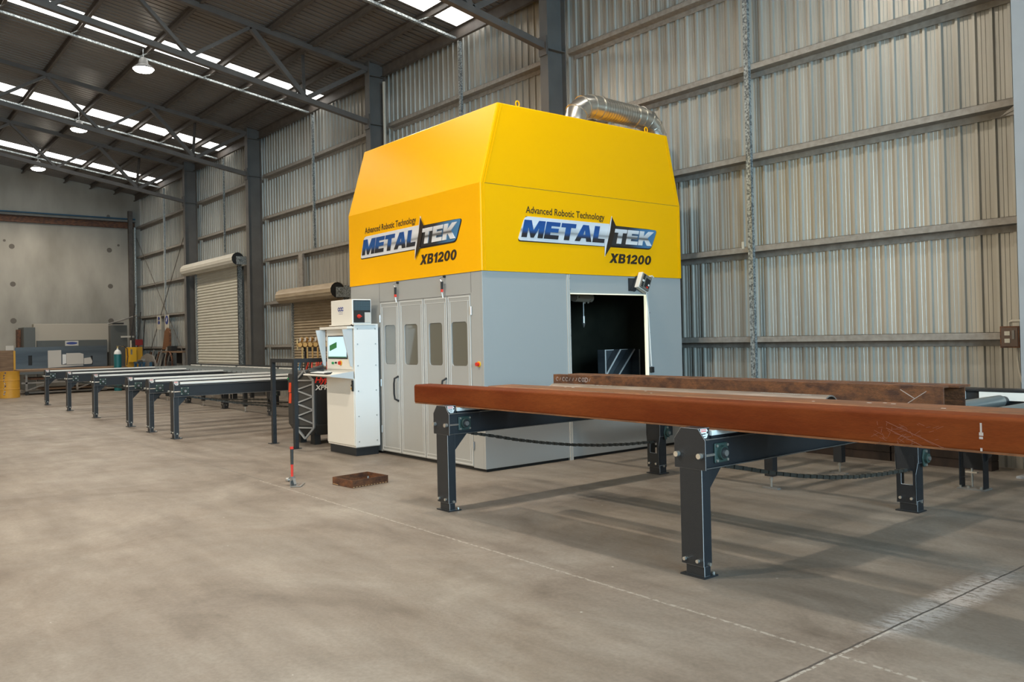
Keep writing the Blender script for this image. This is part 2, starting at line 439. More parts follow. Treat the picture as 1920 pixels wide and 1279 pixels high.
# ribs stand proud towards the room
mb = MB(); clad(mb, XE, XR, YW, 0.0, roofz(YW)+0.02, sgn=-1)
struct('wall_long_side', mb, M_CLAD)
mb = MB(); clad(mb, XE, XR, YF, 0.0, roofz(YF)+0.02, sgn=1)
struct('wall_opposite_side', mb, M_CLAD)
# concrete end wall with its tie patches and panel joint
mb = MB(); mb.prism([(YF, 0), (YW, 0), (YW, roofz(YW)), (RIDGE, roofz(RIDGE)), (YF, roofz(YF))], 0, XE-0.2, XE)
wl = struct('wall_far_end', mb, M_CONC)
mb = MB()
for y, z, r in [(5.51,5.61,.10),(9.08,5.63,.10),(5.53,4.12,.10),(9.10,4.11,.10),(5.53,2.67,.11),(9.10,2.65,.11),(9.06,7.05,.07),(9.44,5.85,.05),(5.26,5.83,.05),(1.9,5.6,.1),(1.9,4.1,.1)]:
    mb.cyl((XE, y, z), (XE+0.006, y, z), r, 14)
mb.build('tie_patch', M_HOLE, wl)
# near end wall with a wide door opening that lets the daylight in
mb = MB()
mb.prism([(YF, 0), (-3.6, 0), (-3.6, 5.8), (5.6, 5.8), (5.6, 0), (YW, 0), (YW, roofz(YW)), (RIDGE, roofz(RIDGE)), (YF, roofz(YF))], 0, XR, XR+0.1)
struct('wall_near_end', mb, M_CLAD)

# roof sheets between the translucent strips; ribs run down the slope
SKX = [(-34.90, -34.12), (-28.02, -27.22), (-21.02, -20.20), (-14.15, -13.42), (-7.2, -6.5), (-0.4, 0.3), (6.3, 7.0)]
mb = MB()
def roofstrip(mb, x0, x1, yA, yB, dz=0.0):
    pr = rib_profile(x0, x1, 0.03)
    pr = [(x0, 0)] + pr + [(x1, 0)]
    b = len(mb.v)
    for x, d in pr:
        for y in (yA, yB): mb.v.append((x, y, roofz(y)+dz+d*0.062))
    for i in range(len(pr)-1):
        mb.f.append((b+2*i, b+2*i+2, b+2*i+3, b+2*i+1)); mb.mi.append(mb.k)
edges = [XE] + [e for s in SKX for e in s] + [XR]
for i in range(0, len(edges), 2):
    roofstrip(mb, edges[i], edges[i+1], YW+0.05, RIDGE); roofstrip(mb, edges[i], edges[i+1], RIDGE, YF)
for a, b_ in SKX:      # opaque ends of the translucent strips
    roofstrip(mb, a, b_, YW+0.05, 10.28); roofstrip(mb, a, b_, -0.2, RIDGE); roofstrip(mb, a, b_, RIDGE, YF)
struct('ceiling', mb, M_ROOF)
for i, (a, b_) in enumerate(SKX):
    mb = MB(); roofstrip(mb, a, b_, 10.28, -0.2, 0.004)
    o = struct('window_%d' % (i+1), mb, M_SKYL)

# purlins: C sections along the hall
PUR = [9.33, 8.40, 7.43, 5.93, 4.44, 2.95, 1.45, -0.1, -1.6, -3.4, -5.4, -7.2]
n = 0
for y in [10.13] + PUR:
    n += 1; z = roofz(y)-0.002; h = 0.165 if y < 10 else 0.26
    mb = MB()
    mb.box(XE, XR, y-0.004, y+0.004, z-h, z-0.003)
    mb.box(XE, XR, y-0.065, y-0.004, z-0.008, z-0.003)
    mb.box(XE, XR, y-0.065, y+0.004, z-h-0.004, z-h+0.003)
    mb.box(XE, XR, y-0.065, y-0.061, z-h, z-h+0.016)
    struct('trim_%d' % n, mb, M_PURL)
# girts: horizontal web, front lip up, rear flange down; they stop either side of the columns
GZ = [1.536, 2.815, 4.12, 5.39, 6.66]
BAYS = [(-38.15, -30.65), (-30.35, -24.80), (-24.48, -17.42), (-17.10, -11.18), (-10.88, -3.62), (-3.30, 3.4), (3.7, 8.9)]
def girt(x0, x1, z):
    mb = MB()
    mb.box(x0, x1, YG, YG+0.004, z-0.078, z); mb.box(x0, x1, YG, YG+0.014, z-0.004, z)
    mb.box(x0, x1, YG, YW-0.033, z-0.082, z-0.078)
    mb.box(x0, x1, YW-0.037, YW-0.033, z-0.158, z-0.078)
    return mb
gn = n
for bi, (a, b_) in enumerate(BAYS):
    for z in GZ:
        segs = [(a, b_)]
        if bi == 1 and z < 4.0: segs = [(-25.80, b_)]
        if bi == 2 and z < 2.5: segs = [(a, -21.95)]
        if bi == 2 and 2.5 < z < 3: segs = [(a, -21.95)]
        for s0, s1 in segs:
            gn += 1; struct('trim_%d' % gn, girt(s0, s1, z), M_GIRT)
# bracket plates at the columns on the near girts
# columns
def column(x0, label, m=M_COLM, grp='steel columns along the cladding wall'):
    x1 = x0+0.205
    t = thing('steel_column', (x0+0.1, YC+0.2, 0), label, 'column', grp)
    xc = (x0+x1)/2; top = roofz(YC)-0.03
    mb = MB(); mb.box(x0, x1, YC, YC+0.016, 0, top); mb.box(x0, x1, YG-0.016, YG, 0, top); mb.box(xc-0.006, xc+0.006, YC+0.016, YG-0.016, 0, top)
    mb.build('column_shaft', m, t)
    mb = MB(); mb.box(x0+0.004, x1-0.002, YC+0.016, YG-0.016, 6.61, 6.625); mb.box(x0+0.004, x1-0.002, YC+0.016, YG-0.016, 7.74, 7.755)
    mb.build('stiffener', m, t)
    mb = MB(); mb.box(x0-0.06, x1+0.06, YC-0.05, YG-0.001, 0.0, 0.02)
    mb.build('base_plate', m, t)
    return t
column(-30.59, 'grey steel column left of the tall pale roller shutter')
column(-24.76, 'grey steel column right of the tall pale roller shutter')
column(-17.36, 'grey steel column rising behind the left end of the yellow hood')
column(-11.13, 'grey steel column rising behind the silver duct on the machine')
column(-3.563, 'pale blue grey steel column cut by the right edge of the photo', M_COLB, None)
column(3.4, 'grey steel column nearest the open end door')

# trusses
def truss(x, label):
    t = thing('roof_truss', (x, YC-0.03, 6.63), label, 'truss', 'roof trusses')
    zt = lambda y: 7.89 + RS*(YC-y)
    zb = lambda y: 6.665 + 0.181*(YC-y)
    yr = RIDGE
    mb = MB(); mb.bar((x, YC-0.005, zt(YC)), (x, yr, zt(yr)), 0.12, 0.11); mb.build('top_chord', M_TRUS, t)
    mb = MB(); mb.bar((x, YC-0.005, zb(YC)), (x, yr, zb(yr)), 0.12, 0.115); mb.build('bottom_chord', M_TRUS, t)
    yt = [9.66, 6.95, 4.40, 1.85, -0.7]; yb = [8.18, 5.68, 3.15, 0.6]
    for i in range(len(yb)):
        for a in (yt[i], yt[i+1]):
            mb = MB(); mb.bar((x, a, zt(a)-0.04), (x, yb[i], zb(yb[i])+0.03), 0.10, 0.07 if i else 0.10); mb.build('web_member', M_TRUS, t)
    mb = MB(); mb.bar((x+0.02, 8.14, zb(8.14)+0.03), (x-0.62, 8.42, roofz(8.42)-0.16), 0.07, 0.07); mb.build('fly_brace', M_PURL, t)
    mb = MB(); mb.box(x-0.10, x+0.10, YC-0.03, YC-0.004, 6.50, 6.84); mb.build('end_plate', M_TRUS, t)
    return t
truss(-30.49, 'roof truss nearest the concrete end wall')
truss(-24.65, 'roof truss over the tall pale roller shutter, second from the end wall')
truss(-17.26, 'roof truss left of the yellow hood, framing into the column behind it')
truss(-11.03, 'roof truss whose lower chord meets the column above the machine')
truss(-3.46, 'roof truss nearest the camera, out of sight overhead')

# galvanised bridging: a rail under the purlins and a post against the girts in each bay
for rx, lbl in [(-34.62, 'farthest bay'), (-28.22, 'bay of the tall pale shutter'), (-21.20, 'bay left of the machine'), (-14.25, 'bay above the yellow hood')]:
    t = thing('roof_bridging_rail', (rx, 10.1, 7.7), 'spangled galvanised rail under the purlins, ' + lbl, 'rail', 'galvanised roof rails')
    mb = MB(); y0, y1 = 10.12, -1.5
    zz = lambda y: roofz(y)-0.215
    mb.bar((rx, y0, zz(y0)), (rx, y1, zz(y1)), 0.075, 0.045); mb.build('rail', M_GALV, t)
    for y in PUR[:7]:
        MB().bar((rx+0.06, y-0.15, zz(y)+0.03), (rx+0.42, y+0.0, roofz(y)-0.16), 0.02, 0.02).build('brace_strap', M_GALV, t)
def gpost(x, z0, label, wd=0.085, z1=None, m=None):
    t = thing('girt_bridging_post', (x, YG-0.03, z0), label, 'post', 'galvanised girt posts')
    mb = MB(); zt = z1 or roofz(YG)-0.32
    mb.box(x-wd/2, x+wd/2, YG-0.045, YG-0.041, z0, zt); mb.box(x-wd/2, x-wd/2+0.004, YG-0.041, YG-0.003, z0, zt); mb.box(x+wd/2-0.004, x+wd/2, YG-0.06, YG-0.003, z0, zt)
    mb.build('channel', m or M_GALV, t)
gpost(-34.15, 0.0, 'bright galvanised post behind the welding gear in the far corner', wd=0.13, m=M_GALVB)
gpost(-27.66, 4.6, 'galvanised post ending above the roll of the tall pale shutter')
gpost(-20.98, 4.12, 'galvanised post on the girts left of the yellow hood')
gpost(-14.10, 0.0, 'galvanised post rising behind the top of the yellow hood')
gpost(-7.145, 0.0, 'tall speckled galvanised post on the wall right of the machine')
# thin conduit down the column behind the hood
tag(MB().cyl((-17.02, 10.03, 0), (-17.02, 10.03, 7.60), 0.035, 10).build('conduit', M_PVC, smooth=True), 'cream vertical conduit beside the column left of the yellow hood', 'conduit')
# cross bracing rods, far bay
tag(MB().tube([(-30.65, 10.04, 6.4), (-37.2, 10.04, 0.2)], 0.013, 6).build('brace_rod', M_PURL), 'thin brace rod falling to the left in the far corner bay', 'rod', 'far bay brace rods')
tag(MB().tube([(-37.9, 10.07, 6.2), (-30.7, 10.07, 0.25)], 0.013, 6).build('brace_rod', M_PURL), 'thin brace rod falling to the right in the far corner bay', 'rod', 'far bay brace rods')
# flashing beam across the concrete wall and corner post
t = thing('wall_beam', (XE+0.1, 5, 6.6), 'rusty flanged beam across the concrete wall near the roof', 'beam')
MB().box(XE, XE+0.12, -2, 10.1, 6.58, 6.66).box(XE, XE+0.02, -2, 10.1, 6.66, 6.84).build('web_plate', M_RUSTB, t)
MB().box(XE, XE+0.14, -2, 10.1, 6.84, 6.87).build('top_flange', M_PURL, t)
MB().tube([(XE+0.1, -2, 6.98), (XE+0.1, 10.1, 6.98)], 0.03, 8).build('pipe', M_BLUEM, t, smooth=True)
t = thing('corner_post', (XE+0.15, 10.0, 0), 'dark corner post with a blue grey pipe where the concrete meets the cladding', 'post')
MB().box(XE+0.15, XE+0.31, 9.78, 9.94, 0, 7.3).build('post', M_PURL, t)
MB().cyl((XE+0.4, 10.0, 0), (XE+0.4, 10.0, 6.6), 0.05, 10).build('pipe', M_GALV, t, smooth=True)

# roller shutters (doors of the hall)
def shutter(name, x0, x1, ztop, m, dx0, dx1, pitch=0.095):
    mb = MB(); z = 0.0; y = 9.93; prof = []
    while z < ztop:
        prof += [(y, z), (y-0.012, z+pitch*0.10), (y-0.030, z+pitch*0.32), (y-0.026, z+pitch*0.62), (y+0.004, z+pitch*0.86)]; z += pitch
    b = len(mb.v)
    for yy, zz in prof: mb.v += [(x0, yy, zz), (x1, yy, zz)]
    for i in range(len(prof)-1): mb.f.append((b+2*i, b+2*i+1, b+2*i+3, b+2*i+2)); mb.mi.append(0)
    root = struct(name, mb, m)
    prof = []
    rr = 0.2
    mb = MB(); nseg = 28
    ring = [(rr if k % 2 else rr-0.008) for k in range(nseg)]
    for x in (dx0, dx1):
        for k in range(nseg):
            a = 2*pi*k/nseg; mb.v.append((x, 9.66+ring[k]*cos(a), ztop+0.13+ring[k]*sin(a)))
    for k in range(nseg): j = (k+1) % nseg; mb.f.append((k, j, nseg+j, nseg+k)); mb.mi.append(0)
    # open ends: dark inner ring of slats
    mb.build('shutter_roll', m, root)
    mb = MB()
    for x in (dx0+0.03, dx1-0.03):
        mb.cyl((x-0.01, 9.66, ztop+0.13), (x+0.01, 9.66, ztop+0.13), 0.188, 24)
    mb.build('roll_end', M_BLKM, root)
    mb = MB().cyl((dx1-0.03, 9.66, ztop+0.13), (dx1+0.16, 9.66, ztop+0.13), 0.035, 12)
    mb.box(dx1+0.06, dx1+0.09, 9.58, 10.1, ztop-0.05, ztop+0.2)
    mb.build('axle_bracket', M_GALV, root)
    mb = MB()
    mb.box(x1-0.01, x1+0.07, 9.86, 9.99, 0, ztop+0.25); mb.box(x0-0.06, x0+0.01, 9.86, 9.99, 0, ztop)
    mb.build('guide_rail', M_GALV, root)
    mb = MB()
    for z_ in [0.4+i*0.05 for i in range(int((ztop-0.3)/0.05))]:
        mb.box(x1+0.075, x1+0.095, 9.83, 9.85, z_, z_+0.035)
    mb.build('haul_chain', M_BLKM, root)
    mb = MB().box(x0, x1, 9.90, 9.95, 0.0, 0.07); mb.build('bottom_rail', M_GPLT, root)
    return root
shutter('door_1', -29.83, -25.92, 4.05, M_SHUT, -30.22, -25.3)
shutter('door_2', -21.93, -18.9, 2.72, M_SHUTB, -22.12, -18.80, 0.075)
# door jamb studs
gn += 1; struct('trim_%d' % gn, MB().box(-25.86, -25.72, YG-0.10, YG+0.0, 0, 4.03), M_GIRT)
gn += 1; struct('trim_%d' % gn, MB().box(-21.95, -21.70, YG-0.06, YG, 3.02, 4.03), M_GIRT)
gn += 1; struct('trim_%d' % gn, MB().box(-19.0, -18.85, YG-0.06, YG, 0.0, 4.03), M_GIRT)
gn += 1
mb = MB()
for z in GZ[:3]: mb.box(-25.72, -24.80, YG-0.0, YG+0.004, z-0.078, z)
struct('trim_%d' % gn, mb, M_GIRT)

# ------------------------------------------------------------------ high bay lamps
def highbay(loc, label, pw=1.0):
    x, y, z = loc
    t = thing('highbay_lamp', loc, label, 'lamp', 'high bay lamps')
    mb = MB().lathe([(0.01, 0.26), (0.06, 0.26), (0.10, 0.20), (0.12, 0.10), (0.235, 0.02), (0.24, -0.01)], loc, 24); mb.build('housing', M_LAMPG, t, smooth=True)
    mb = MB().lathe([(0.235, -0.012), (0.19, -0.06), (0.10, -0.085), (0.0, -0.092)], loc, 24); mb.build('lens', M_LAMPE, t, smooth=True)
    mb = MB().tube([(x, y, z+0.26), (x, y, roofz(y)-0.1)], 0.012, 6); mb.build('hook', M_GALV, t)
    l = bpy.data.lights.new('lamp_light', 'SPOT'); l.energy = LAMP_POWER*4*pw; l.color = (1.0, 0.88, 0.72); l.spot_size = radians(150); l.spot_blend = 0.5; l.shadow_soft_size = 0.17
    lo = bpy.data.objects.new('lamp_light', l); COL.objects.link(lo); lo.parent = t; lo.location = (0, 0, -0.12)
    return t
highbay((-34.5, 5.85, 8.10), 'glowing high bay lamp nearest the concrete end wall', 0.7)
highbay((-27.7, 5.80, 8.12), 'glowing high bay lamp, middle of the three in view', 0.62)
highbay((-20.9, 5.785, 8.15), 'glowing high bay lamp, nearest of the three in view', 0.62)
for x, p_ in ((-14.1, .7), (-7.2, .6), (-0.4, .22)):
    highbay((x, 5.78, 8.15), 'high bay lamp overhead, outside the photo', p_)
for x, y, p_ in ((-34.5, -3.9, .7), (-27.7, -3.9, .7), (-20.9, -3.9, .8), (-14.1, -3.9, .75), (-7.2, -3.9, 1.9), (-7.2, -0.3, 1.0), (-0.4, -3.9, .2)):
    highbay((x, y, 8.3), 'high bay lamp of the second row, outside the photo', p_)

# ================================================================== THE CUTTING ENCLOSURE
MX0, MX1, MY0, MY1, MZ = -11.285, -8.02, 6.013, 9.62, 2.40
mc = thing('cutting_enclosure', ((MX0+MX1)/2, (MY0+MY1)/2, 0), 'yellow topped grey robotic cutting enclosure with bifold doors and a dark side opening', 'machine')
OY0, OY1, OZ0, OZ1 = 7.43, 8.86, 0.70, 2.145    # material opening in the side
DX = [-10.435, -9.925, -9.315, -8.762, -8.262]  # door leaf edges
# wall panels
mb = MB()
th = 0.04
mb.box(MX0, DX[0], MY0, MY0+th, 0.035, MZ)                 # left of the doors
mb.box(DX[0]+0.001, DX[-1]-0.001, MY0, MY0+th, 2.135, MZ)  # above the doors
mb.box(DX[-1], MX1-th, MY0, MY0+th, 0.035, MZ)             # right of the doors
mb.build('front_panel', M_GREY, mc)
mb = MB()
mb.prism([(MY0, 0.035), (7.366, 0.035), (7.366, MZ), (MY0, MZ)], 0, MX1-th, MX1)
mb.prism([(7.366, 0.035), (8.925, 0.035), (8.925, OZ0), (7.366, OZ0)], 0, MX1-th, MX1)
mb.prism([(7.412, OZ1), (8.925, OZ1), (8.925, MZ), (7.412, MZ)], 0, MX1-th, MX1-0.004)
mb.prism([(8.925, 0.035), (MY1, 0.035), (MY1, MZ), (8.925, MZ)], 0, MX1-th, MX1)
mb.build('side_panel', M_GREY, mc, bevel=0.003)
mb = MB(); mb.box(MX0, MX0+th, MY0+th, 7.4, 0.035, MZ); mb.box(MX0, MX0+th, 8.9, MY1, 0.035, MZ); mb.box(MX0, MX0+th, 7.4, 8.9, 2.1, MZ); mb.box(MX0, MX1-th, MY1-th, MY1, 0.035, MZ)
mb.build('back_panel', M_GREY, mc)
mb = MB(); mb.box(MX0+0.03, MX1-0.03, MY0+0.03, MY1-0.02, 0.0, 0.035); mb.build('plinth', M_BLKM, mc)
# frame posts of the opening
mb = MB()
mb.box(MX1-0.03, MX1+0.012, 7.366, 7.380, 0.0, MZ-0.006); mb.box(MX1-0.03, MX1+0.018, 7.398, 7.412, 0.0, MZ-0.006); mb.box(MX1-0.03, MX1+0.004, 7.380, 7.398, 0.0, MZ-0.01)
mb.box(MX1-0.03, MX1+0.002, 7.412, OY0, OZ0, OZ1)
mb.build('post', M_POST, mc)
MB().box(MX1-0.03, MX1+0.012, 8.89, 8.925, 0.0, MZ-0.01).build('post', M_GREYF, mc)
mb = MB()
for z in (2.34, 2.20, 1.6, 1.0, 0.5, 0.2): mb.cyl((MX1-0.01, 7.422, z), (MX1+0.006, 7.422, z), 0.008, 8)
for z in (1.9, 1.62, 1.35, 0.5): mb.cyl((MX1, 8.935, z), (MX1+0.006, 8.935, z), 0.008, 8)
mb.build('screw', M_BLKM, mc)
mb = MB(); mb.box(MX1-0.03, MX1+0.006, OY0, OY1+0.03, OZ1-0.004, OZ1+0.008); mb.box(MX1-0.03, MX1+0.008, OY1, OY1+0.03, OZ0, OZ1)
mb.build('opening_trim', M_LED, mc)
# dark interior lining and floor
mb = MB(); mb.box(MX0+0.06, MX1-0.05, MY0+0.07, MY0+0.075, 0.04, 2.38); mb.box(MX0+0.06, MX1-0.05, MY1-0.06, MY1-0.055, 0.04, 2.38)
mb.box(MX0+0.05, MX0+0.055, MY0+0.07, MY1-0.055, 0.04, 2.38); mb.box(MX0+0.06, MX1-0.05, MY0+0.07, MY1-0.06, 2.375, 2.38); mb.box(MX0+0.06, MX1-0.05, MY0+0.07, MY1-0.06, 0.04, 0.05)
mb.build('lining', M_BLKIN, mc)
# doors
YD = MY0
for i in range(4):
    x0, x1 = DX[i]+0.006, DX[i+1]-0.006
    wx = [(-10.32, -10.03), (-9.795, -9.47), (-9.192, -8.89), (-8.683, -8.35)][i]
    def rrect(a, b_, c, d, r, k=5):
        pts = []
        for cx_, cz_, a0 in ((b_-r, d-r, 0), (a+r, d-r, 90), (a+r, c+r, 180), (b_-r, c+r, 270)):
            for q in range(k+1):
                t_ = radians(a0+90*q/k); pts.append((cx_+r*cos(t_), cz_+r*sin(t_)))
        return pts
    hole = rrect(wx[0], wx[1], 1.258, 1.802, 0.045)
    mb = MB(); mb.prism([(x0, 0.045), (x1, 0.045), (x1, 2.13), (x0, 2.13)], 1, YD, YD+0.03, holes=[hole])
    dl = mb.build('door_leaf', M_GREY, mc, bevel=0.002)
    # raised frame lines of the leaf
    mb = MB(); f = 0.028
    for a, b_, c, d in ((x0+0.008, x0+0.022, 0.06, 2.115), (x1-0.022, x1-0.008, 0.06, 2.115), (x0+0.05, x0+0.056, 0.11, 2.06), (x1-0.056, x1-0.05, 0.11, 2.06)):
        mb.box(a, b_, YD-0.005, YD, c, d)
    for c, d in ((0.06, 0.072), (2.103, 2.115), (0.105, 0.111), (2.055, 2.061)): mb.box(x0+0.022, x1-0.022, YD-0.0045, YD, c, d)
    mb.build('leaf_trim', M_GREYL, dl)
    mb = MB(); mb.prism(rrect(wx[0]+0.002, wx[1]-0.002, 1.260, 1.800, 0.043), 1, YD+0.012, YD+0.018); mb.build('window_pane', M_GLASS, dl)
    if i in (0, 2):
        hx = x1-0.035
        mb = MB(); mb.tube([(hx, YD-0.004, 1.10), (hx-0.02, YD-0.055, 1.07), (hx-0.03, YD-0.06, 1.0), (hx-0.03, YD-0.06, 0.86), (hx-0.02, YD-0.055, 0.79), (hx, YD-0.004, 0.76)], 0.014, 8)
        mb.build('door_handle', M_BLKM, dl, smooth=True)
mb = MB()
mb.box(DX[0]-0.002, DX[-1]+0.002, MY0-0.001, MY0+0.02, 2.1305, 2.1345)
mb.box(-10.446, -10.442, MY0-0.001, MY0+0.01, 2.135, MZ); mb.box(-8.250, -8.246, MY0-0.001, MY0+0.01, 2.15, MZ)
for xx_ in DX: mb.box(xx_-0.004, xx_+0.004, MY0+0.004, MY0+0.02, 0.04, 2.14)
mb.build('seam', M_SEAM, mc)
mb = MB()
for x, z in ((-10.425, 1.9), (-10.425, 0.35), (-8.245, 1.93), (-8.245, 0.75), (-8.245, 0.3), (-10.425, 1.0)):
    mb.cyl((x, MY0-0.012, z-0.05), (x, MY0-0.012, z+0.05), 0.010, 8)
mb.build('hinge', M_STEEL, mc)
# hanging door catches above the leaves
for x, z in ((-9.935, 2.30), (-8.805, 2.305)):
    mb = MB(); mb.tube([(x+0.01, MY0-0.002, z+0.075), (x-0.02, MY0-0.05, z+0.07), (x-0.035, MY0-0.05, z+0.045), (x-0.005, MY0-0.045, z+0.01)], 0.006, 6); k = mb.build('catch', M_STEEL, mc)
    mb = MB().use(M_BLKM).cyl((x, MY0-0.045, z+0.012), (x, MY0-0.045, z-0.085), 0.017, 10).cyl((x+0.01, MY0-0.001, z+0.075), (x+0.01, MY0-0.03, z+0.075), 0.015, 8)
    mb.use(M_RED).cyl((x, MY0-0.045, z-0.085), (x, MY0-0.045, z-0.12), 0.018, 10).use(M_WHT).cyl((x-0.012, MY0-0.045, z-0.10), (x-0.006, MY0-0.03, z-0.19), 0.008, 8)
    mb.build('catch_body', None, k)
# emergency stop on the corner post
mb = MB(); mb.use(M_YELB).cyl((-8.115, MY0, 1.284), (-8.115, MY0-0.012, 1.284), 0.035, 16).use(M_RED).cyl((-8.115, MY0-0.012, 1.284), (-8.115, MY0-0.045, 1.284), 0.024, 16)
mb.build('emergency_stop', None, mc)
# yellow hood: upright band, then inclined front and back, roof
H0, H1, H2 = MZ, 3.452, 4.452
hx0, hx1, hy0, hy1 = MX0-0.012, MX1+0.012, MY0-0.012, MY1+0.012
iy0, iy1 = 6.292, 9.385
mb = MB()
V = [(hx0,hy0,H0),(hx1,hy0,H0),(hx1,hy1,H0),(hx0,hy1,H0),(hx0,hy0,H1),(hx1,hy0,H1),(hx1,hy1,H1),(hx0,hy1,H1),(hx0,iy0,H2),(hx1,iy0,H2),(hx1,iy1,H2),(hx0,iy1,H2)]
mb.faces(V, [(0,1,5,4),(4,5,9,8),(1,2,6,5),(5,6,10,9),(2,3,7,6),(6,7,11,10),(3,0,4,7),(7,4,8,11),(8,9,10,11)])
hood = mb.build('hood', M_YEL, mc, bevel=0.012)
mb = MB(); mb.faces([(hx0,hy0,H0+0.001),(hx1,hy0,H0+0.001),(hx1,hy1,H0+0.001),(hx0,hy1,H0+0.001)], [(0,3,2,1)]); mb.build('hood_underside', M_BLKIN, mc)
mb = MB()
mb.box(hx1-0.002, hx1+0.0012, hy0+0.06, hy1-0.03, H1-0.004, H1+0.0005)
mb.build('hood_seam', M_SEAM, hood)
mb = MB()   # folded corner strips on the side face
for e in (0.022, 0.058):
    mb.box(hx1, hx1+0.004, hy0+e, hy0+e+0.006, H0, H1)
    mb.bar((hx1+0.002, hy0+e+0.01, H1), (hx1+0.002, iy0+e+0.01, H2-0.005), 0.006, 0.006)
mb.box(hx1, hx1+0.004, hy1-0.06, hy1-0.054, H0, H1); mb.bar((hx1+0.002, hy1-0.06, H1), (hx1+0.002, iy1-0.06, H2-0.005), 0.006, 0.006)
mb.build('corner_trim', M_YEL, hood)
for y in (6.656, 9.008):
    mb = MB(); pts = [(hx1-0.06, y+0.028*cos(a), H2+0.045+0.036*sin(a)) for a in [radians(k) for k in range(-60, 241, 20)]]
    mb.tube(pts, 0.009, 8); mb.cyl((hx1-0.06, y, H2), (hx1-0.06, y, H2+0.012), 0.02, 10); mb.build('lifting_eye', M_YEL, mc, smooth=True)

# ---- sign artwork, the same on both faces
LET = {
 'M': (1.16, [[(0,0),(0,1),(.38,1),(.585,.42),(.80,1),(1.16,1),(1.16,0),(.88,0),(.88,.62),(.66,0),(.50,0),(.28,.62),(.28,0)]]),
 'E': (.80, [[(0,0),(0,1),(.78,1),(.78,.76),(.30,.76),(.30,.63),(.74,.63),(.74,.40),(.30,.40),(.30,.24),(.80,.24),(.80,0)]]),
 'T': (.84, [[(.27,0),(.27,.75),(0,.75),(0,1),(.84,1),(.84,.75),(.57,.75),(.57,0)]]),
 'A': (1.0, [[(0,0),(.34,1),(.68,1),(1.0,0),(.70,0),(.64,.20),(.36,.20),(.30,0)], [(.43,.40),(.58,.40),(.505,.72)]]),
 'L': (.72, [[(0,0),(0,1),(.30,1),(.30,.25),(.72,.25),(.72,0)]]),
 'K': (1.0, [[(0,0),(0,1),(.30,1),(.30,.62),(.62,1),(1.0,1),(.60,.54),(1.0,0),(.64,0),(.38,.38),(.30,.28),(.30,0)]]),
}
def arc_(cx_, cy_, rx, ry, a0, a1, n=8): return [(cx_+rx*cos(radians(a0+(a1-a0)*i/n)), cy_+ry*sin(radians(a0+(a1-a0)*i/n))) for i in range(n+1)]
LET['X'] = (.95, [[(0,0),(.34,.52),(.04,1),(.36,1),(.50,.74),(.66,1),(.97,1),(.63,.50),(.93,0),(.62,0),(.47,.29),(.31,0)]])
LET['B'] = (.80, [[(0,0),(0,1),(.45,1)]+arc_(.50,.75,.24,.25,90,-55)[1:]+arc_(.52,.28,.28,.28,55,-90)[:-1]+[(.45,0)], [(.26,.20),(.26,.42),(.44,.42)]+arc_(.44,.31,.09,.11,80,-80,5)+[(.40,.20)], [(.26,.60),(.26,.80),(.42,.80)]+arc_(.42,.70,.08,.10,80,-80,5)+[(.40,.60)]])
LET['1'] = (.50, [[(.20,0),(.20,.66),(0,.60),(0,.78),(.28,1),(.46,1),(.46,0)]])
LET['2'] = (.74, [[(0,0),(0,.20),(.40,.52)]+arc_(.36,.66,.12,.13,-40,165,7)+[(0,.66)]+arc_(.36,.66,.36,.34,172,-40,9)+[(.36,.22),(.74,.22),(.74,0)]])
LET['0'] = (.76, [arc_(.38,.5,.38,.51,0,345,23), arc_(.38,.5,.13,.31,0,345,23)])
def word(mb, s, x0, z0, h, total, to3, t0, t1, shear=0.27, gap=0.07):
    """extruded block letters; to3(u, z, depth) places a point"""
    nat = sum(LET[c][0] for c in s) + gap*(len(s)-1)
    kx = total/nat; u = 0
    for c in s:
        wd, loops = LET[c]
        L2 = [[(x0 + (u+p[0])*kx + shear*h*p[1], z0 + h*p[1]) for p in l] for l in loops]
        flat = [p for l in L2 for p in l]; n_ = len(flat)
        tr = tessellate_polygon([[Vector((p[0], p[1], 0)) for p in l] for l in L2])
        b = len(mb.v)
        mb.v += [to3(p[0], p[1], t1) for p in flat] + [to3(p[0], p[1], t0) for p in flat]
        for t in tr: mb.f.append(tuple(b+i for i in t)); mb.mi.append(mb.k)
        o_ = 0
        for l in L2:
            k = len(l)
            for i in range(k):
                j = (i+1) % k; mb.f.append((b+o_+i, b+o_+j, b+n_+o_+j, b+n_+o_+i)); mb.mi.append(mb.k)
            o_ += k
        u += wd+gap
def plate(mb, pts, to3, t0, t1):
    tr = tessellate_polygon([[Vector((p[0], p[1], 0)) for p in pts]]); n_ = len(pts); b = len(mb.v)
    mb.v += [to3(p[0], p[1], t1) for p in pts] + [to3(p[0], p[1], t0) for p in pts]
    for t in tr: mb.f.append(tuple(b+i for i in t)); mb.mi.append(mb.k)
    for i in range(n_): j = (i+1) % n_; mb.f.append((b+i, b+j, b+n_+j, b+n_+i)); mb.mi.append(mb.k)
def rounded(pts, rads, k=5):
    out = []
    n_ = len(pts)
    for i, p in enumerate(pts):
        r = rads[i]
        if r == 0: out.append(p); continue
        a = Vector(pts[i-1]); b_ = Vector(p); c = Vector(pts[(i+1) % n_])
        d1 = (a-b_).normalized(); d2 = (c-b_).normalized()
        for q in range(k+1):
            t_ = q/k; p1 = b_+d1*r; p2 = b_+d2*r
            out.append(tuple((1-t_)**2*p1 + 2*t_*(1-t_)*b_ + t_**2*p2))
    return out
zL0, zL1 = 2.790, 3.095
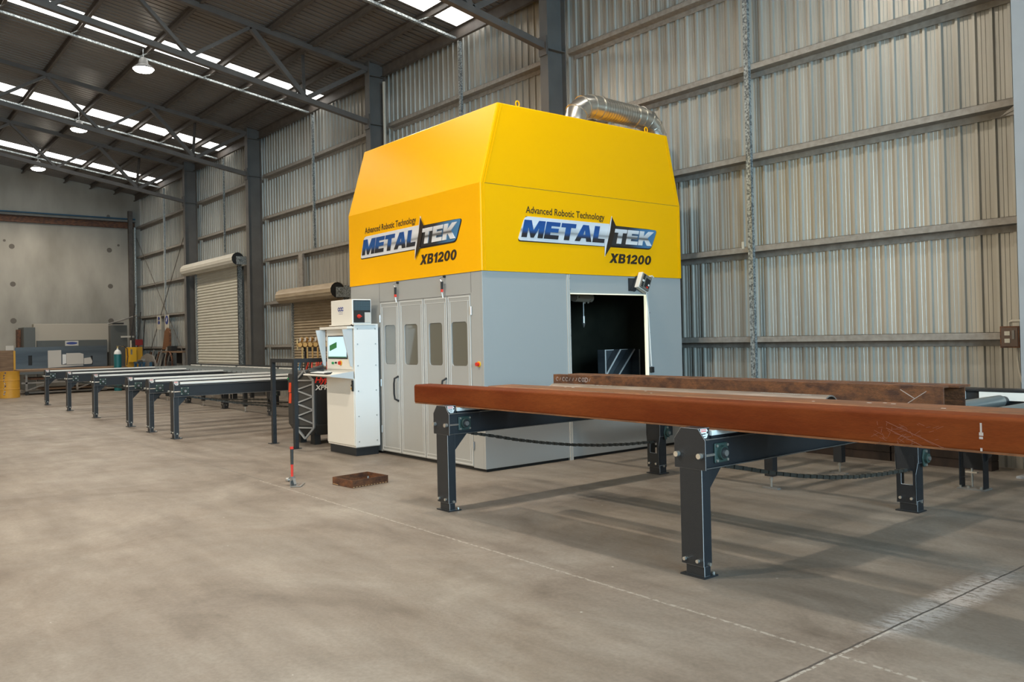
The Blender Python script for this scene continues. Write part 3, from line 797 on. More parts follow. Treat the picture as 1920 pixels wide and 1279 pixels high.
M_SILV = ramp_mat('sign silver', 2, zL0, zL1, [(0.0, (0.72, 0.73, 0.76)), (0.30, (0.66, 0.67, 0.69)), (0.44, (0.27, 0.27, 0.28)), (0.52, (0.55, 0.56, 0.58)), (0.7, (0.74, 0.75, 0.78)), (1.0, (0.66, 0.67, 0.70))])
M_LBLU = ramp_mat('sign blue letters', 2, zL0+0.03, zL1-0.04, [(0.0, (0.018, 0.016, 0.02)), (0.24, (0.022, 0.022, 0.028)), (0.46, (0.012, 0.085, 0.29)), (1.0, (0.010, 0.060, 0.24))])
M_LSIL = ramp_mat('sign silver letters', 2, zL0+0.03, zL1-0.05, [(0.0, (0.78, 0.79, 0.81)), (0.34, (0.62, 0.62, 0.63)), (0.47, (0.05, 0.045, 0.045)), (0.60, (0.5, 0.5, 0.51)), (1.0, (0.72, 0.73, 0.76))])
def sign(to3, name_axis, base, nm):
    root_nm = 'sign_plate'
    mb = MB(); plate(mb, rounded([(-0.004, zL0-0.014), (2.42, zL0-0.004), (2.56, zL1-0.030), (2.40, zL1-0.022), (0.14, zL1)], [.05, .06, .05, 0, 0]), to3, 0.0, 0.003); mb.build('sign_outline', M_KTXT, mc)
    mb = MB(); plate(mb, rounded([(0.0, zL0), (1.60, zL0), (1.60, zL1), (0.125, zL1)], [.05, 0, 0, .06]), to3, 0.0, 0.006); pl = mb.build('sign_plate', M_SILV, mc)
    M_B = MATS.get('tek'+nm) or ramp_mat('tek'+nm, name_axis, base[0], base[1], [(0.0, (0.022, 0.019, 0.018)), (0.45, (0.028, 0.026, 0.028)), (0.70, (0.05, 0.15, 0.29)), (1.0, (0.06, 0.20, 0.38))])
    mb = MB(); plate(mb, rounded([(1.50, zL0+0.012), (2.42, zL0+0.012), (2.545, zL1-0.028), (1.62, zL1-0.028)], [0, .06, .05, 0]), to3, 0.006, 0.012); mb.build('sign_plate_dark', M_B, pl)
    mb = MB(); plate(mb, [(1.455, 2.652), (1.66, zL1-0.005), (1.72, zL1-0.01), (1.70, 3.205), (1.60, zL0+0.02), (1.52, 2.72)], to3, 0.012, 0.016)
    mb = MB(); plate(mb, [(1.49, 2.650), (1.545, 2.80), (1.685, 3.07), (1.640, 3.205), (1.575, 3.02), (1.50, 2.83)], to3, 0.012, 0.018); mb.build('lightning_edge', M_SILV, pl)
    mb = MB(); plate(mb, [(1.495, 2.655), (1.61, 2.79), (1.72, 3.065), (1.642, 3.19), (1.60, 3.0), (1.53, 2.80)], to3, 0.018, 0.020); mb.build('lightning', M_KTXT, pl)
    mb = MB(); word(mb, 'METAL', 0.055, zL0+0.042, 0.218, 1.43, to3, 0.006, 0.013); mb.build('lettering_metal', M_LBLU, pl)
    mb = MB(); word(mb, 'TEK', 1.645, zL0+0.046, 0.198, 0.775, to3, 0.012, 0.022); mb.build('lettering_tek', M_LSIL, pl)
    o3 = Vector(to3(0, 0, 0)); ux = Vector(to3(1, 0, 0))-o3; nn = Vector(to3(0, 0, 1))-o3
    mb = MB(); text_mb(mb, 'Advanced Robotic Technology', 0.086, to3(0.14, 3.138, 0), ux, (0, 0, 1), nn, bold=0.010, shear=0.08, width=1.375, thick=0.003); mb.build('lettering_tagline', M_KTXT, pl)
    mb = MB(); word(mb, 'XB1200', 1.585, 2.572, 0.128, 0.82, to3, 0.0, 0.003, shear=0.25, gap=0.09); mb.build('lettering_model', M_KTXT, pl)
fy = MY0-0.013; fx = MX1+0.013
cxm = (MX0+MX1)/2; cym = (MY0+MY1)/2
sign(lambda u, z, d: (-10.938+u, fy-d, z), 0, (-10.938+1.5-cxm, -10.938+2.545-cxm), 'front')
sign(lambda u, z, d: (fx+d, 6.559+u, z), 1, (6.559+1.5-cym, 6.559+2.545-cym), 'side')

# light curtain control box tilted on its bracket by the opening
t = thing('control_box', (MX1+0.05, 8.74, 2.3), 'small cream control box with clear cover, tilted on a bracket at the opening corner', 'box')
MB().box(MX1+0.0, MX1+0.016, 8.52, 8.66, 2.20, 2.375).prism([(8.56, 2.21), (8.66, 2.41), (8.72, 2.40), (8.62, 2.19)], 0, MX1+0.016, MX1+0.03).build('bracket', M_BLK, t)
def tilt(u, v, d):   # box axes rotated in the side plane
    a = radians(-24); c0 = (8.745, 2.315)
    return (MX1+0.03+d, c0[0]+u*cos(a)-v*sin(a), c0[1]+u*sin(a)+v*cos(a))
def tbox(mb, u0, u1, v0, v1, d0, d1):
    mb.faces([tilt(u0,v0,d0),tilt(u1,v0,d0),tilt(u1,v1,d0),tilt(u0,v1,d0),tilt(u0,v0,d1),tilt(u1,v0,d1),tilt(u1,v1,d1),tilt(u0,v1,d1)], [(0,3,2,1),(4,5,6,7),(0,1,5,4),(1,2,6,5),(2,3,7,6),(3,0,4,7)])
mb = MB(); tbox(mb, -0.10, 0.10, -0.115, 0.115, 0, 0.075); mb.build('case', M_CREAM, t, bevel=0.004)
mb = MB(); tbox(mb, -0.09, 0.09, -0.105, 0.105, 0.075, 0.10); cv = mb.build('cover', M_CLEAR, t, bevel=0.01)
mb = MB(); mb.use(M_BLKM)
for v in (-0.08, -0.055, -0.03, 0.03, 0.055, 0.08): tbox(mb, -0.082, -0.045, v-0.009, v+0.009, 0.10, 0.104)
tbox(mb, -0.02, 0.07, -0.07, 0.06, 0.10, 0.103)
mb.use(M_RED); tbox(mb, 0.02, 0.05, -0.075, -0.05, 0.104, 0.108); mb.use(M_WTXT); tbox(mb, -0.08, -0.045, -0.012, 0.012, 0.10, 0.104); tbox(mb, 0.04, 0.065, -0.035, -0.01, 0.103, 0.107)
mb.build('indicator', None, cv)
MB().tube([tilt(0.05, 0.115, 0.05), tilt(0.12, 0.16, 0.05), tilt(0.16, 0.15, 0.05)], 0.009, 6).build('cable_stub', M_WHT, t)
# cable and switch beside the opening
t = thing('trailing_cable', (MX1+0.02, 8.95, 1.1), 'white cable hanging beside the opening to a small black limit switch', 'cable')
MB().tube([(MX1+0.02, 8.86, 2.18), (MX1+0.02, 8.895, 1.9), (MX1+0.02, 8.915, 1.5), (MX1+0.02, 8.935, 1.15)], 0.008, 6).build('cable', M_WHT, t)
MB().box(MX1+0.002, MX1+0.045, 8.90, 8.965, 1.06, 1.14).build('limit_switch', M_BLKM, t, bevel=0.006)

# inside: cutting arm with torch, slanted stock guides
t = thing('robot_arm', (-8.9, 8.2, 2.1), 'robot wrist with hanging plasma torch inside the dark opening', 'robot')
ar = MB().cyl((-8.9, 7.3, 2.17), (-8.9, 8.32, 2.155), 0.055, 16).build('arm', M_GPLT, t, smooth=True)
mb = MB().cyl((-8.9, 8.32, 2.155), (-8.9, 8.66, 2.15), 0.065, 18)
for k in range(10): mb.cyl((-8.9+0.062*cos(k*0.63), 8.36+k*0.027, 2.15+0.062*sin(k*0.63)), (-8.9+0.085*cos(k*0.63), 8.36+k*0.027, 2.15+0.085*sin(k*0.63)), 0.014, 6)
mb.build('wrist', M_PVC, t)
MB().cyl((-8.9, 8.50, 2.10), (-8.9, 8.50, 1.88), 0.011, 8).cyl((-8.9, 8.50, 1.88), (-8.9, 8.50, 1.78), 0.028, 12).cyl((-8.9, 8.50, 1.78), (-8.9, 8.50, 1.72), 0.028, 12, 0.010).build('torch', M_STEEL, t, smooth=True)
t = thing('stock_guide', (-8.8, 9.1, 0.75), 'slanted steel guide plates inside the dark opening', 'guide')
mb = MB(); mb.use(M_SHEET).box(-8.9, -8.75, 8.77, 8.785, 0.72, 1.385); mb.box(-8.9, -8.87, 8.79, 9.52, 0.72, 1.38); mb.box(-8.9, -8.7, 9.44, 9.46, 0.72, 1.375); mb.use(M_GREYL).box(-8.752, -8.745, 8.768, 8.788, 0.72, 1.386).box(-8.87, -8.865, 8.79, 9.52, 1.372, 1.382).box(-8.70, -8.695, 9.44, 9.46, 0.72, 1.376); mb.build('backing_plate', None, t)
for y0, y1 in ((8.76, 9.08), (9.03, 9.385)):
    mb = MB().use(M_SHEET); mb.bar((-8.80, y0, 1.0), (-8.80, y1, 1.38), 0.12, 0.016, up=(0, -1, 1)); mb.box(-8.86, -8.72, y0-0.005, y0+0.02, 0.72, 1.0); mb.use(M_GREYL).bar((-8.735, y0, 1.0), (-8.735, y1, 1.38), 0.012, 0.020, up=(0, -1, 1)); mb.build('slanted_plate', None, t)

# duct from the enclosure roof, over and down behind it
t = thing('exhaust_duct', (-8.6, 8.13, 4.45), 'silver spiral exhaust duct with segmented elbows above the yellow hood', 'duct')
R = 0.162
def duct_seg(pts, nm):
    mb = MB()
    mb.tube(pts, R, 24); o = mb.build(nm, M_DUCT, t, smooth=True)
    mb = MB()
    for i in range(1, len(pts)-1):
        a, b_, c = Vector(pts[i-1]), Vector(pts[i]), Vector(pts[i+1]); d = (c-a).normalized()
        mb.cyl(b_-d*0.008, b_+d*0.008, R+0.008, 24)
    mb.build('seam_ring', M_DUCT, o, smooth=True)
rc = 0.30; zt = 4.868
e1 = [(-8.6, 8.115, 4.44), (-8.6, 8.13, 4.60)] + [(-8.6, 8.13+0.34*(1-cos(a)), 4.60+0.268*sin(a)) for a in [radians(k) for k in (30, 60, 86)]] + [(-8.6, 8.60, zt)]
duct_seg(e1, 'elbow')
mb = MB(); b0 = [(-8.6, 8.60+0.76*k/30, zt-0.010*k/30) for k in range(31)]
mb.tube(b0, R-0.004, 24)
for k in range(0, 31, 2): mb.cyl((-8.6, b0[k][1]-0.004, b0[k][2]), (-8.6, b0[k][1]+0.004, b0[k][2]), R, 24, caps=False)
mb.cyl((-8.6, 8.60, zt), (-8.6, 8.63, zt), R+0.012, 24); mb.cyl((-8.6, 9.33, zt-0.01), (-8.6, 9.36, zt-0.01), R+0.012, 24)
mb.build('spiral_pipe', M_DUCT, t, smooth=True)
e2 = [(-8.6, 9.36, zt-0.010)] + [(-8.6, 9.48+0.36*sin(a), zt-0.01-0.36*(1-cos(a))) for a in [radians(k) for k in (0, 24, 48, 72)]] + [(-8.6, 9.87, 4.40), (-8.6, 9.87, 3.2)]
duct_seg(e2, 'elbow')

# ================================================================== CONTROL CABINET
cb = thing('control_cabinet', (-10.87, 5.78, 0), 'white operator cabinet with monitor and keyboard shelf beside the doors', 'cabinet')
cx0, cx1, cy0, cy1 = -11.30, -10.445, 5.585, 5.975
MB().box(cx0+0.05, cx1-0.02, cy0+0.03, cy1-0.01, 0, 0.115).build('plinth', M_BLK, cb, bevel=0.004)
cbd = MB().box(cx0+0.01, cx1-0.004, cy0+0.018, cy1, 0.115, 1.80).build('body', M_CREAM, cb, bevel=0.006)
MB().box(cx1-0.004, cx1+0.012, cy0+0.012, cy1-0.002, 0.125, 1.828).build('side_cover', M_WHT, cb, bevel=0.004)
mb = MB()
for z in (0.2, 0.55, 0.9, 1.25, 1.55, 1.76):
    for y in (cy0+0.06, cy1-0.05): mb.cyl((cx1+0.012, y, z), (cx1+0.018, y, z), 0.009, 8)
mb.build('rivet', M_STEEL, cbd)
MB().box(cx0+0.03, cx1-0.01, cy0+0.0, cy0+0.018, 0.145, 1.075).build('lower_door', M_CREAM, cb, bevel=0.003)
mb = MB().box(cx0+0.0, cx1-0.01, cy0-0.085, cy0+0.018, 1.765, 1.80); mb.build('top_visor', M_CREAM, cb, bevel=0.004)
MB().box(cx1-0.05, cx1-0.01, cy0-0.008, cy0+0.02, 1.795, 1.825).build('latch_block', M_BLKM, cb)
# screen bezel and side wings
bz = MB().box(cx0+0.045, cx1-0.055, cy0+0.004, cy0+0.018, 1.20, 1.765).build('screen_bezel', M_CREAM, cb)
MB().box(-11.20, -10.62, cy0-0.004, cy0+0.005, 1.345, 1.675).build('monitor_frame', M_BLKM, bz)
MB().box(-11.185, -10.635, cy0-0.008, cy0-0.003, 1.365, 1.66).build('screen', M_SCRN, bz)
mb = MB(); mb.prism([(-11.14, 1.455), (-11.14, 1.535), (-10.92, 1.585), (-10.92, 1.505)], 1, cy0-0.010, cy0-0.0075); mb.box(-11.185, -10.635, cy0-0.010, cy0-0.0075, 1.366, 1.378); mb.build('screen_drawing', M_SCRG, bz)
for x0_, tp in ((cx0+0.0, 1), (cx1-0.045, 1)):
    mb = MB(); mb.prism([(cy0+0.0, 1.765), (cy0-0.15, 1.757), (cy0-0.035, 1.245), (cy0+0.0, 1.235)], 0, x0_, x0_+0.02); mb.build('side_wing', M_WING, cb, bevel=0.003)
mb = MB().use(M_GRN).cyl((-11.05, cy0+0.004, 1.285), (-11.05, cy0-0.02, 1.285), 0.018, 12).use(M_BLKM).cyl((-10.96, cy0+0.004, 1.29), (-10.96, cy0-0.018, 1.29), 0.014, 12).use(M_YELB).cyl((-10.82, cy0+0.004, 1.287), (-10.82, cy0-0.008, 1.287), 0.035, 16).use(M_RED).cyl((-10.82, cy0-0.008, 1.287), (-10.82, cy0-0.035, 1.287), 0.025, 14)
mb.build('push_button', None, bz)
# shelf
mb = MB(); mb.prism([(cy0, 1.175), (5.235, 1.135), (5.235, 1.118), (cy0, 1.070)], 0, cx0-0.0, cx1-0.012); sh = mb.build('keyboard_shelf', M_CREAM, cb, bevel=0.003)
mb = MB(); mb.prism([(cy0, 1.178), (5.235, 1.135), (5.235, 1.116), (cy0, 1.068)], 0, cx1-0.012, cx1-0.006); mb.build('shelf_side', M_WING, sh)
MB().cyl((cx1-0.06, cy0+0.01, 0.98), (cx1-0.06, cy0-0.012, 0.98), 0.012, 8).box(cx1-0.035, cx1-0.005, cy0-0.02, cy0+0.0, 0.90, 1.05).build('door_lock', M_BLKM, cb)
MB().use(M_YELB).box(cx1-0.075, cx1-0.04, cy0-0.012, cy0+0.0, 0.925, 0.945).build('lock_tag', None, cb)
# cooling unit on top
cu = thing('cooling_unit', (-10.78, 5.76, 1.83), 'cream cooling box with a black grille face standing on the white cabinet', 'cooling unit')
MB().box(-11.10, -10.47, cy0+0.005, 5.89, 1.828, 2.175).build('casing', M_CREAM, cu, bevel=0.005)
MB().box(-11.15, -10.40, cy0-0.005, 5.93, 1.815, 1.828).build('top_shelf', M_CREAM, cu)
MB().box(-10.47, -10.462, cy0+0.012, 5.883, 1.84, 2.168).build('face_rim', M_WHT, cu)
fp = MB().box(-10.462, -10.456, cy0+0.022, 5.872, 1.848, 2.160).build('face_plate', M_BLKM, cu)
mb = MB()
for k in range(9): mb.box(-10.456, -10.453, cy0+0.03, 5.86, 2.022+k*0.0145, 2.029+k*0.0145)
for k in range(12): mb.box(-10.456, -10.4535, cy0+0.035+k*0.0215, cy0+0.039+k*0.0215, 2.02, 2.15)
mb.build('grille', mat('blue grey grille', (0.06, 0.11, 0.14), 0.4), fp)
MB().box(-10.456, -10.452, 5.778, 5.868, 1.85, 1.99).build('rating_label', M_PAPER, fp)
MB().cyl((-10.456, 5.685, 1.935), (-10.44, 5.685, 1.935), 0.028, 14).box(-10.44, -10.425, 5.65, 5.72, 1.928, 1.942).build('rotary_switch', M_RED, fp)
mb = MB()
for dx in (-0.055, 0.0, 0.055):
    pts = [(-10.80+dx+0.022*cos(radians(a)), cy0+0.003, 2.045+0.026*sin(radians(a))) for a in range(20, 341, 40)]
    mb.tube(pts, 0.006, 5)
mb.build('badge', M_NAVY, cu)
mb = MB()
for z in (1.998, 1.975): mb.box(-10.86, -10.74, cy0+0.0035, cy0+0.005, z, z+0.004)
mb.build('badge_print', M_NAVY, cu)
# items on the shelf
t = thing('keyboard', (-10.95, 5.35, 1.15), 'white keyboard on the cabinet shelf', 'keyboard')
mb = MB()
def onshelf(x0, x1, y0, y1, h, mb, lift=0.0):
    zz = lambda y: 1.135+(y-5.235)*0.040/0.35+0.002+lift
    mb.faces([(x0,y0,zz(y0)),(x1,y0,zz(y0)),(x1,y1,zz(y1)),(x0,y1,zz(y1)),(x0,y0,zz(y0)+h),(x1,y0,zz(y0)+h),(x1,y1,zz(y1)+h),(x0,y1,zz(y1)+h)], [(0,3,2,1),(4,5,6,7),(0,1,5,4),(1,2,6,5),(2,3,7,6),(3,0,4,7)])
onshelf(-11.17, -10.72, 5.27, 5.40, 0.012, mb); mb.build('base', M_BLKM, t)
mb = MB()
for r_ in range(4):
    for k in range(12): onshelf(-11.16+k*0.036, -11.128+k*0.036, 5.278+r_*0.03, 5.303+r_*0.03, 0.006, mb, 0.012)
mb.build('key', M_WHT, t)
mb = MB(); onshelf(-10.70, -10.60, 5.26, 5.33, 0.022, mb); tag(mb.build('computer_mouse', M_BLKM, None, bevel=0.008), 'black mouse at the right end of the cabinet shelf', 'mouse')
t = thing('barcode_scanner', (-11.22, 5.42, 1.16), 'black handset and pouch lying at the left end of the cabinet shelf', 'handset')
mb = MB(); onshelf(-11.29, -11.16, 5.28, 5.50, 0.05, mb); mb.build('pouch', M_CHARC, t, bevel=0.015)
MB().cyl((-11.27, 5.26, 1.17), (-11.13, 5.47, 1.245), 0.028, 10).build('grip', M_BLKM, t, smooth=True)

# ================================================================== PLASMA POWER SUPPLY
pw = thing('plasma_power_supply', (-12.45, 6.1, 0), 'black power supply with a grey triangulated corner truss and red lettering', 'power supply')
# plan outline: chamfered front corner carries the truss
foot = [(-12.80, 5.66), (-12.34, 5.60), (-12.055, 5.76), (-12.055, 6.62), (-12.80, 6.62)]
def loft(mb, levels):
    k = len(levels[0][1]); b = len(mb.v)
    for z, pl in levels: mb.v += [(p[0], p[1], z) for p in pl]
    for i in range(len(levels)-1):
        for j in range(k):
            j2 = (j+1) % k; mb.f.append((b+i*k+j, b+i*k+j2, b+(i+1)*k+j2, b+(i+1)*k+j)); mb.mi.append(mb.k)
    mb.f.append(tuple(b+j for j in reversed(range(k)))); mb.mi.append(mb.k)
    mb.f.append(tuple(b+(len(levels)-1)*k+j for j in range(k))); mb.mi.append(mb.k)
def scale_plan(pl, s, c=(-12.43, 6.12)): return [((p[0]-c[0])*s+c[0], (p[1]-c[1])*s+c[1]) for p in pl]
mb = MB(); loft(mb, [(0.14, scale_plan(foot, 0.80)), (0.30, scale_plan(foot, 0.99)), (0.98, foot), (1.09, scale_plan(foot, 0.985)), (1.14, scale_plan(foot, 0.90))]); bd = mb.build('body', M_CHARC, pw, bevel=0.01)
MB().prism([(-12.0, 0)]*0 or [(5.80, 0.33), (6.58, 0.33), (6.58, 1.075), (5.80, 1.075)], 0, -12.053, -12.046).build('side_door', M_BLKM, bd)
# truss frame on the chamfer
A = Vector((-12.345, 5.590, 0)); B = Vector((-12.045, 5.757, 0)); nrm_ = Vector((B-A).normalized().cross(Vector((0, 0, 1)))); nrm_ = nrm_ if nrm_.y < 0 else -nrm_
def tp(s, z): return A + (B-A)*s + Vector((0, 0, z)) + nrm_*0.012
mb = MB()
def tb(s0, z0, s1, z1, wd=0.026): mb.bar(tp(s0, z0), tp(s1, z1), wd, 0.03, up=tuple(nrm_))
tb(0.03, 0.27, 0.03, 1.0); tb(0.97, 0.27, 0.97, 1.0); tb(0.03, 1.0, 0.5, 1.15); tb(0.97, 1.0, 0.5, 1.15); tb(0.03, 0.27, 0.5, 0.10); tb(0.97, 0.27, 0.5, 0.10)
tb(0.03, 1.0, 0.97, 1.0, .02); tb(0.03, 0.27, 0.97, 0.27, .02)
zs_ = [0.945, 0.85, 0.75, 0.645, 0.545, 0.44, 0.335]
for i in range(6): tb(0.97 if i % 2 == 0 else 0.03, zs_[i], 0.03 if i % 2 == 0 else 0.97, zs_[i+1], 0.02)
mb.build('corner_truss', M_TRIM, pw)
mb = MB(); 
for z0, z1 in ((0.80, 0.955), (0.63, 0.79)): mb.prism([(-12.70, z0), (-12.62, z0), (-12.60, z1), (-12.675, z1)], 1, 5.628, 5.66)
mb.build('warning_stripe', M_ORNG, bd)
MB().cyl((-12.76, 5.66, 1.01), (-12.76, 5.645, 1.01), 0.02, 10).build('indicator_light', M_GRN, bd)
mb = MB()
for x, y in ((-12.62, 5.80), (-12.20, 5.84), (-12.20, 6.5), (-12.62, 6.5)): mb = MB().prism([(x-0.08, 0), (x+0.08, 0), (x+0.06, 0.2), (x-0.06, 0.2)], 1, y-0.05, y+0.05); mb.build('foot', M_BLKM, pw)
mb = MB(); text_mb(mb, 'Hypertherm', 0.088, (-12.045, 5.768, 0.962), (0, 1, 0), (0, 0, 1), (1, 0, 0), bold=0.03, shear=0.25, width=0.72, thick=0.002); mb.build('lettering', M_REDTXT, bd)
mb = MB(); text_mb(mb, 'XPR300', 0.075, (-12.045, 5.768, 0.85), (0, 1, 0), (0, 0, 1), (1, 0, 0), bold=0.022, shear=0.2, width=0.41, thick=0.002); mb.build('lettering', M_WTXT, bd)
MB().tube([(-12.03, 6.0, 0.84), (-12.025, 6.02, 0.75), (-12.03, 5.99, 0.62)], 0.006, 6).build('tether', M_STEEL, bd)

# black hoop barrier in front of the power supply
t = thing('guard_rail', (-12.3, 5.6, 0), 'black square tube guard rail in front of the power supply', 'rail')
for x, y in ((-12.80, 5.42), (-11.91, 5.385)):
    MB().box(x-0.035, x+0.035, y-0.03, y+0.03, 0.0, 1.345).build('post', M_BLK, t, bevel=0.003)
MB().box(-12.765, -11.945, 5.37, 5.43, 1.285, 1.345).build('top_rail', M_BLK, t, bevel=0.003)
MB().box(-11.945, -11.875, 5.415, 6.70, 1.285, 1.345).box(-11.945, -11.875, 6.70, 6.76, 0, 1.345).build('top_rail', M_BLK, t, bevel=0.003)
MB().box(-12.86, -12.74, 5.34, 5.48, 0, 0.008).box(-11.97, -11.85, 5.31, 5.45, 0, 0.008).build('floor_plate', M_BLK, t)

# gas manifold with regulators and hoses behind the power supply
t = thing('gas_manifold', (-13.9, 6.7, 0), 'row of brass gas regulators with red and blue hoses behind the power supply', 'gas manifold')
MB().box(-14.45, -14.40, 6.72, 6.77, 0, 1.5).box(-13.35, -13.30, 6.72, 6.77, 0, 1.5).box(-14.45, -13.30, 6.72, 6.76, 1.42, 1.50).build('stand', M_BLK, t)
MB().cyl((-14.62, 6.66, 1.545), (-13.2, 6.66, 1.545), 0.018, 8).cyl((-14.6, 6.66, 1.45), (-14.6, 6.66, 1.64), 0.012, 8).build('header_pipe', M_BRASS, t, smooth=True)
cols_ = [M_BHOSE, M_KHOSE, M_KHOSE, M_RHOSE, M_RHOSE, M_RHOSE]
for i in range(6):
    x = -14.36+i*0.21
    rg = MB().cyl((x, 6.62, 1.545), (x, 6.70, 1.545), 0.05, 14).cyl((x+0.05, 6.58, 1.545), (x-0.04, 6.66, 1.545), 0.04, 12).cyl((x, 6.64, 1.50), (x, 6.64, 1.22), 0.011, 8).cyl((x+0.07, 6.62, 1.50), (x+0.07, 6.62, 1.25), 0.010, 8).build('regulator', M_BRASS, t, smooth=True)
    MB().cyl((x+0.02, 6.60, 1.64), (x+0.02, 6.635, 1.64), 0.046, 16).build('gauge', M_BRASS, rg, smooth=True)
    MB().cyl((x+0.02, 6.596, 1.64), (x+0.02, 6.60, 1.64), 0.036, 16).build('dial', M_PAPER, rg)
    sg = 1 if i % 2 else -1
    for dx, ph in ((0, 0), (0.07, 1.3)):
        hp = [(x+dx+0.03*sin(q*0.9+ph)*sg, 6.62-0.03*sin(q*0.5), 1.25-q*0.06) for q in range(8)]
        hp += [(x+dx+sg*0.06*(q+1)*0.9, 6.60, 0.83+0.05*sin(q*1.3)) for q in range(4)]
        MB().tube(hp, 0.016, 6).build('hose', cols_[i] if dx == 0 else cols_[(i+2) % 6], rg)


# ================================================================== CROSS TRANSFERS
def make_transfer(label, grp, sub=True):
    t = thing('cross_transfer', (0, 0, 0), label, 'cross transfer', grp)
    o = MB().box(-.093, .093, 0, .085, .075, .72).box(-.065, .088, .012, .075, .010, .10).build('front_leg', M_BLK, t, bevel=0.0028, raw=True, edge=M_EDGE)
    MB().box(-.10, .10, -.008, .135, 0, .010).build('base_plate', M_BLK, t, raw=True)
    for x, z in ((-.060, .11), (.048, .11)):
        MB().cyl((x, .0, z), (x, -.016, z), .0125, 8).build('bolt', M_BOLT, t, raw=True, smooth=True)
    MB().cyl((.093, .05, .09), (.108, .05, .09), .0125, 8).build('bolt', M_BOLT, t, raw=True, smooth=True)
    MB().cyl((.075, .115, .010), (.075, .115, .028), .012, 8).build('bolt', M_BOLT, t, raw=True, smooth=True)
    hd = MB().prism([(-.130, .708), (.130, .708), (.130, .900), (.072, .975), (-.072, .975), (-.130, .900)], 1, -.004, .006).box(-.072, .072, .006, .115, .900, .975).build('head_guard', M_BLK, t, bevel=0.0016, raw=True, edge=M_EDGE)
    for x in (-.095, .093): MB().cyl((x, -.004, .80), (x, -.034, .80), .0185, 10).build('adjuster_bolt', M_BOLT, hd, raw=True, smooth=True)
    lb = MB().prism([(.018, .972), (.083, .970), (.103, .944), (.083, .908), (.050, .906), (.018, .935)], 0, .0725, .0745).build('warning_label', M_WTXT, hd, raw=True)
    if sub:
        mb = MB().use(M_BLKM).cyl((.0745, .091, .944), (.0755, .091, .944), .0085, 10)
        mb.use(M_REDTXT).box(.0745, .0755, .024, .078, .962, .967).box(.0745, .0755, .024, .078, .951, .956)
        mb.use(M_BLKM).box(.0745, .0755, .028, .072, .934, .940).box(.0745, .0755, .045, .07, .918, .922)
        mb.build('label_print', None, lb, raw=True)
    mb = MB()   # paired channels, flanges outward
    L = 2.93
    for s in (-1, 1):
        mb.box(s*.095, s*.101, .006, L, .712, .905); mb.box(s*.095, s*.124, .006, L, .899, .905); mb.box(s*.095, s*.124, .006, L, .712, .718)
    mb.box(-.095, .095, .10, L, .80, .806)
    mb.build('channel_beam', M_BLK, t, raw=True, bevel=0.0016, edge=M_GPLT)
    for x0, x1 in ((-.090, -.048), (.010, .088)):
        MB().use(M_UHMW).box(x0, x1, .118, L-.02, .922, .954).use(M_BLK).box(x0+.004, x1-.004, .118, L-.02, .880, .922).build('wear_strip', None, t, raw=True)
    mb = MB(); y = .13
    while y < L-.1: mb.box(-.044, .004, y, y+.036, .925, .948); y += .052
    mb.build('transfer_chain', M_KHOSE, t, raw=True)
    MB().prism([(.085, .712), (.245, .712), (.085, .545)], 0, .060, .068).build('gusset', M_BLK, t, raw=True)
    br = MB().box(.101, .117, .112, .252, .742, .872).build('flange_bearing', M_BEAR, t, bevel=0.012, raw=True)
    MB().cyl((.115, .182, .807), (.140, .182, .807), .050, 20, .044).build('bearing_hub', M_BEAR, br, raw=True, smooth=True)
    MB().cyl((.139, .182, .807), (.142, .182, .807), .038, 18).build('bearing_seal', M_BLKM, br, raw=True)
    MB().cyl((.140, .182, .807), (.158, .182, .807), .021, 14).build('shaft', M_STEEL, br, raw=True, smooth=True)
    for y in (.128, .236):
        for z in (.758, .856): MB().cyl((.117, y, z), (.127, y, z), .010, 6).build('bolt', M_BOLT, br, raw=True)
    MB().cyl((.108, .008, .80), (.108, .112, .80), .009, 8).build('adjuster_rod', M_BOLT, t, raw=True, smooth=True)
    # rear post
    rp = MB().prism([(-.10, .71), (.11, .71), (.11, .455), (.085, .33), (.085, .22), (.085, .075), (-.09, .075), (-.09, .33), (-.10, .455)], 1, 2.90, 2.915, holes=[[(-.045, .24), (.055, .24), (.055, .36), (-.045, .36)]])
    rp.box(.078, .085, 2.90, 3.03, .07, .50).box(-.09, -.083, 2.90, 3.03, .07, .50).box(.103, .110, 2.90, 3.12, .43, .71).box(-.10, -.093, 2.90, 3.12, .43, .71)
    rp.box(-.07, .088, 2.91, 3.02, .010, .10)
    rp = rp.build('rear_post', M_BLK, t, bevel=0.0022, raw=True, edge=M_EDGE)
    MB().box(-.10, .10, 2.89, 3.05, 0, .010).build('base_plate', M_BLK, t, raw=True)
    for x in (-.055, .045): MB().cyl((x, 2.90, .12), (x, 2.885, .12), .0125, 8).build('bolt', M_BOLT, rp, raw=True, smooth=True)
    MB().cyl((.085, 2.97, .09), (.10, 2.97, .09), .0125, 8).build('bolt', M_BOLT, rp, raw=True, smooth=True)
    b2 = MB().prism([(2.975, .545), (3.035, .545), (3.06, .47), (3.035, .395), (2.975, .395), (2.95, .47)], 0, .110, .125).build('flange_bearing', M_BEAR, rp, bevel=0.006, raw=True)
    MB().cyl((.125, 3.005, .47), (.150, 3.005, .47), .040, 18).build('bearing_hub', M_BEAR, b2, raw=True, smooth=True)
    MB().cyl((.150, 3.005, .47), (.165, 3.005, .47), .018, 12).build('shaft', M_STEEL, b2, raw=True, smooth=True)
    for z in (.53, .41): MB().cyl((.125, 3.005, z), (.137, 3.005, z), .011, 8).build('bolt', M_BOLT, b2, raw=True)
    # sagging return chain
    ctrl = [(.30, .700), (.60, .640), (.90, .575), (1.25, .512), (1.65, .452), (2.05, .408), (2.5, .378), (2.92, .365), (3.1, .40), (3.45, .50), (3.9, .655)]
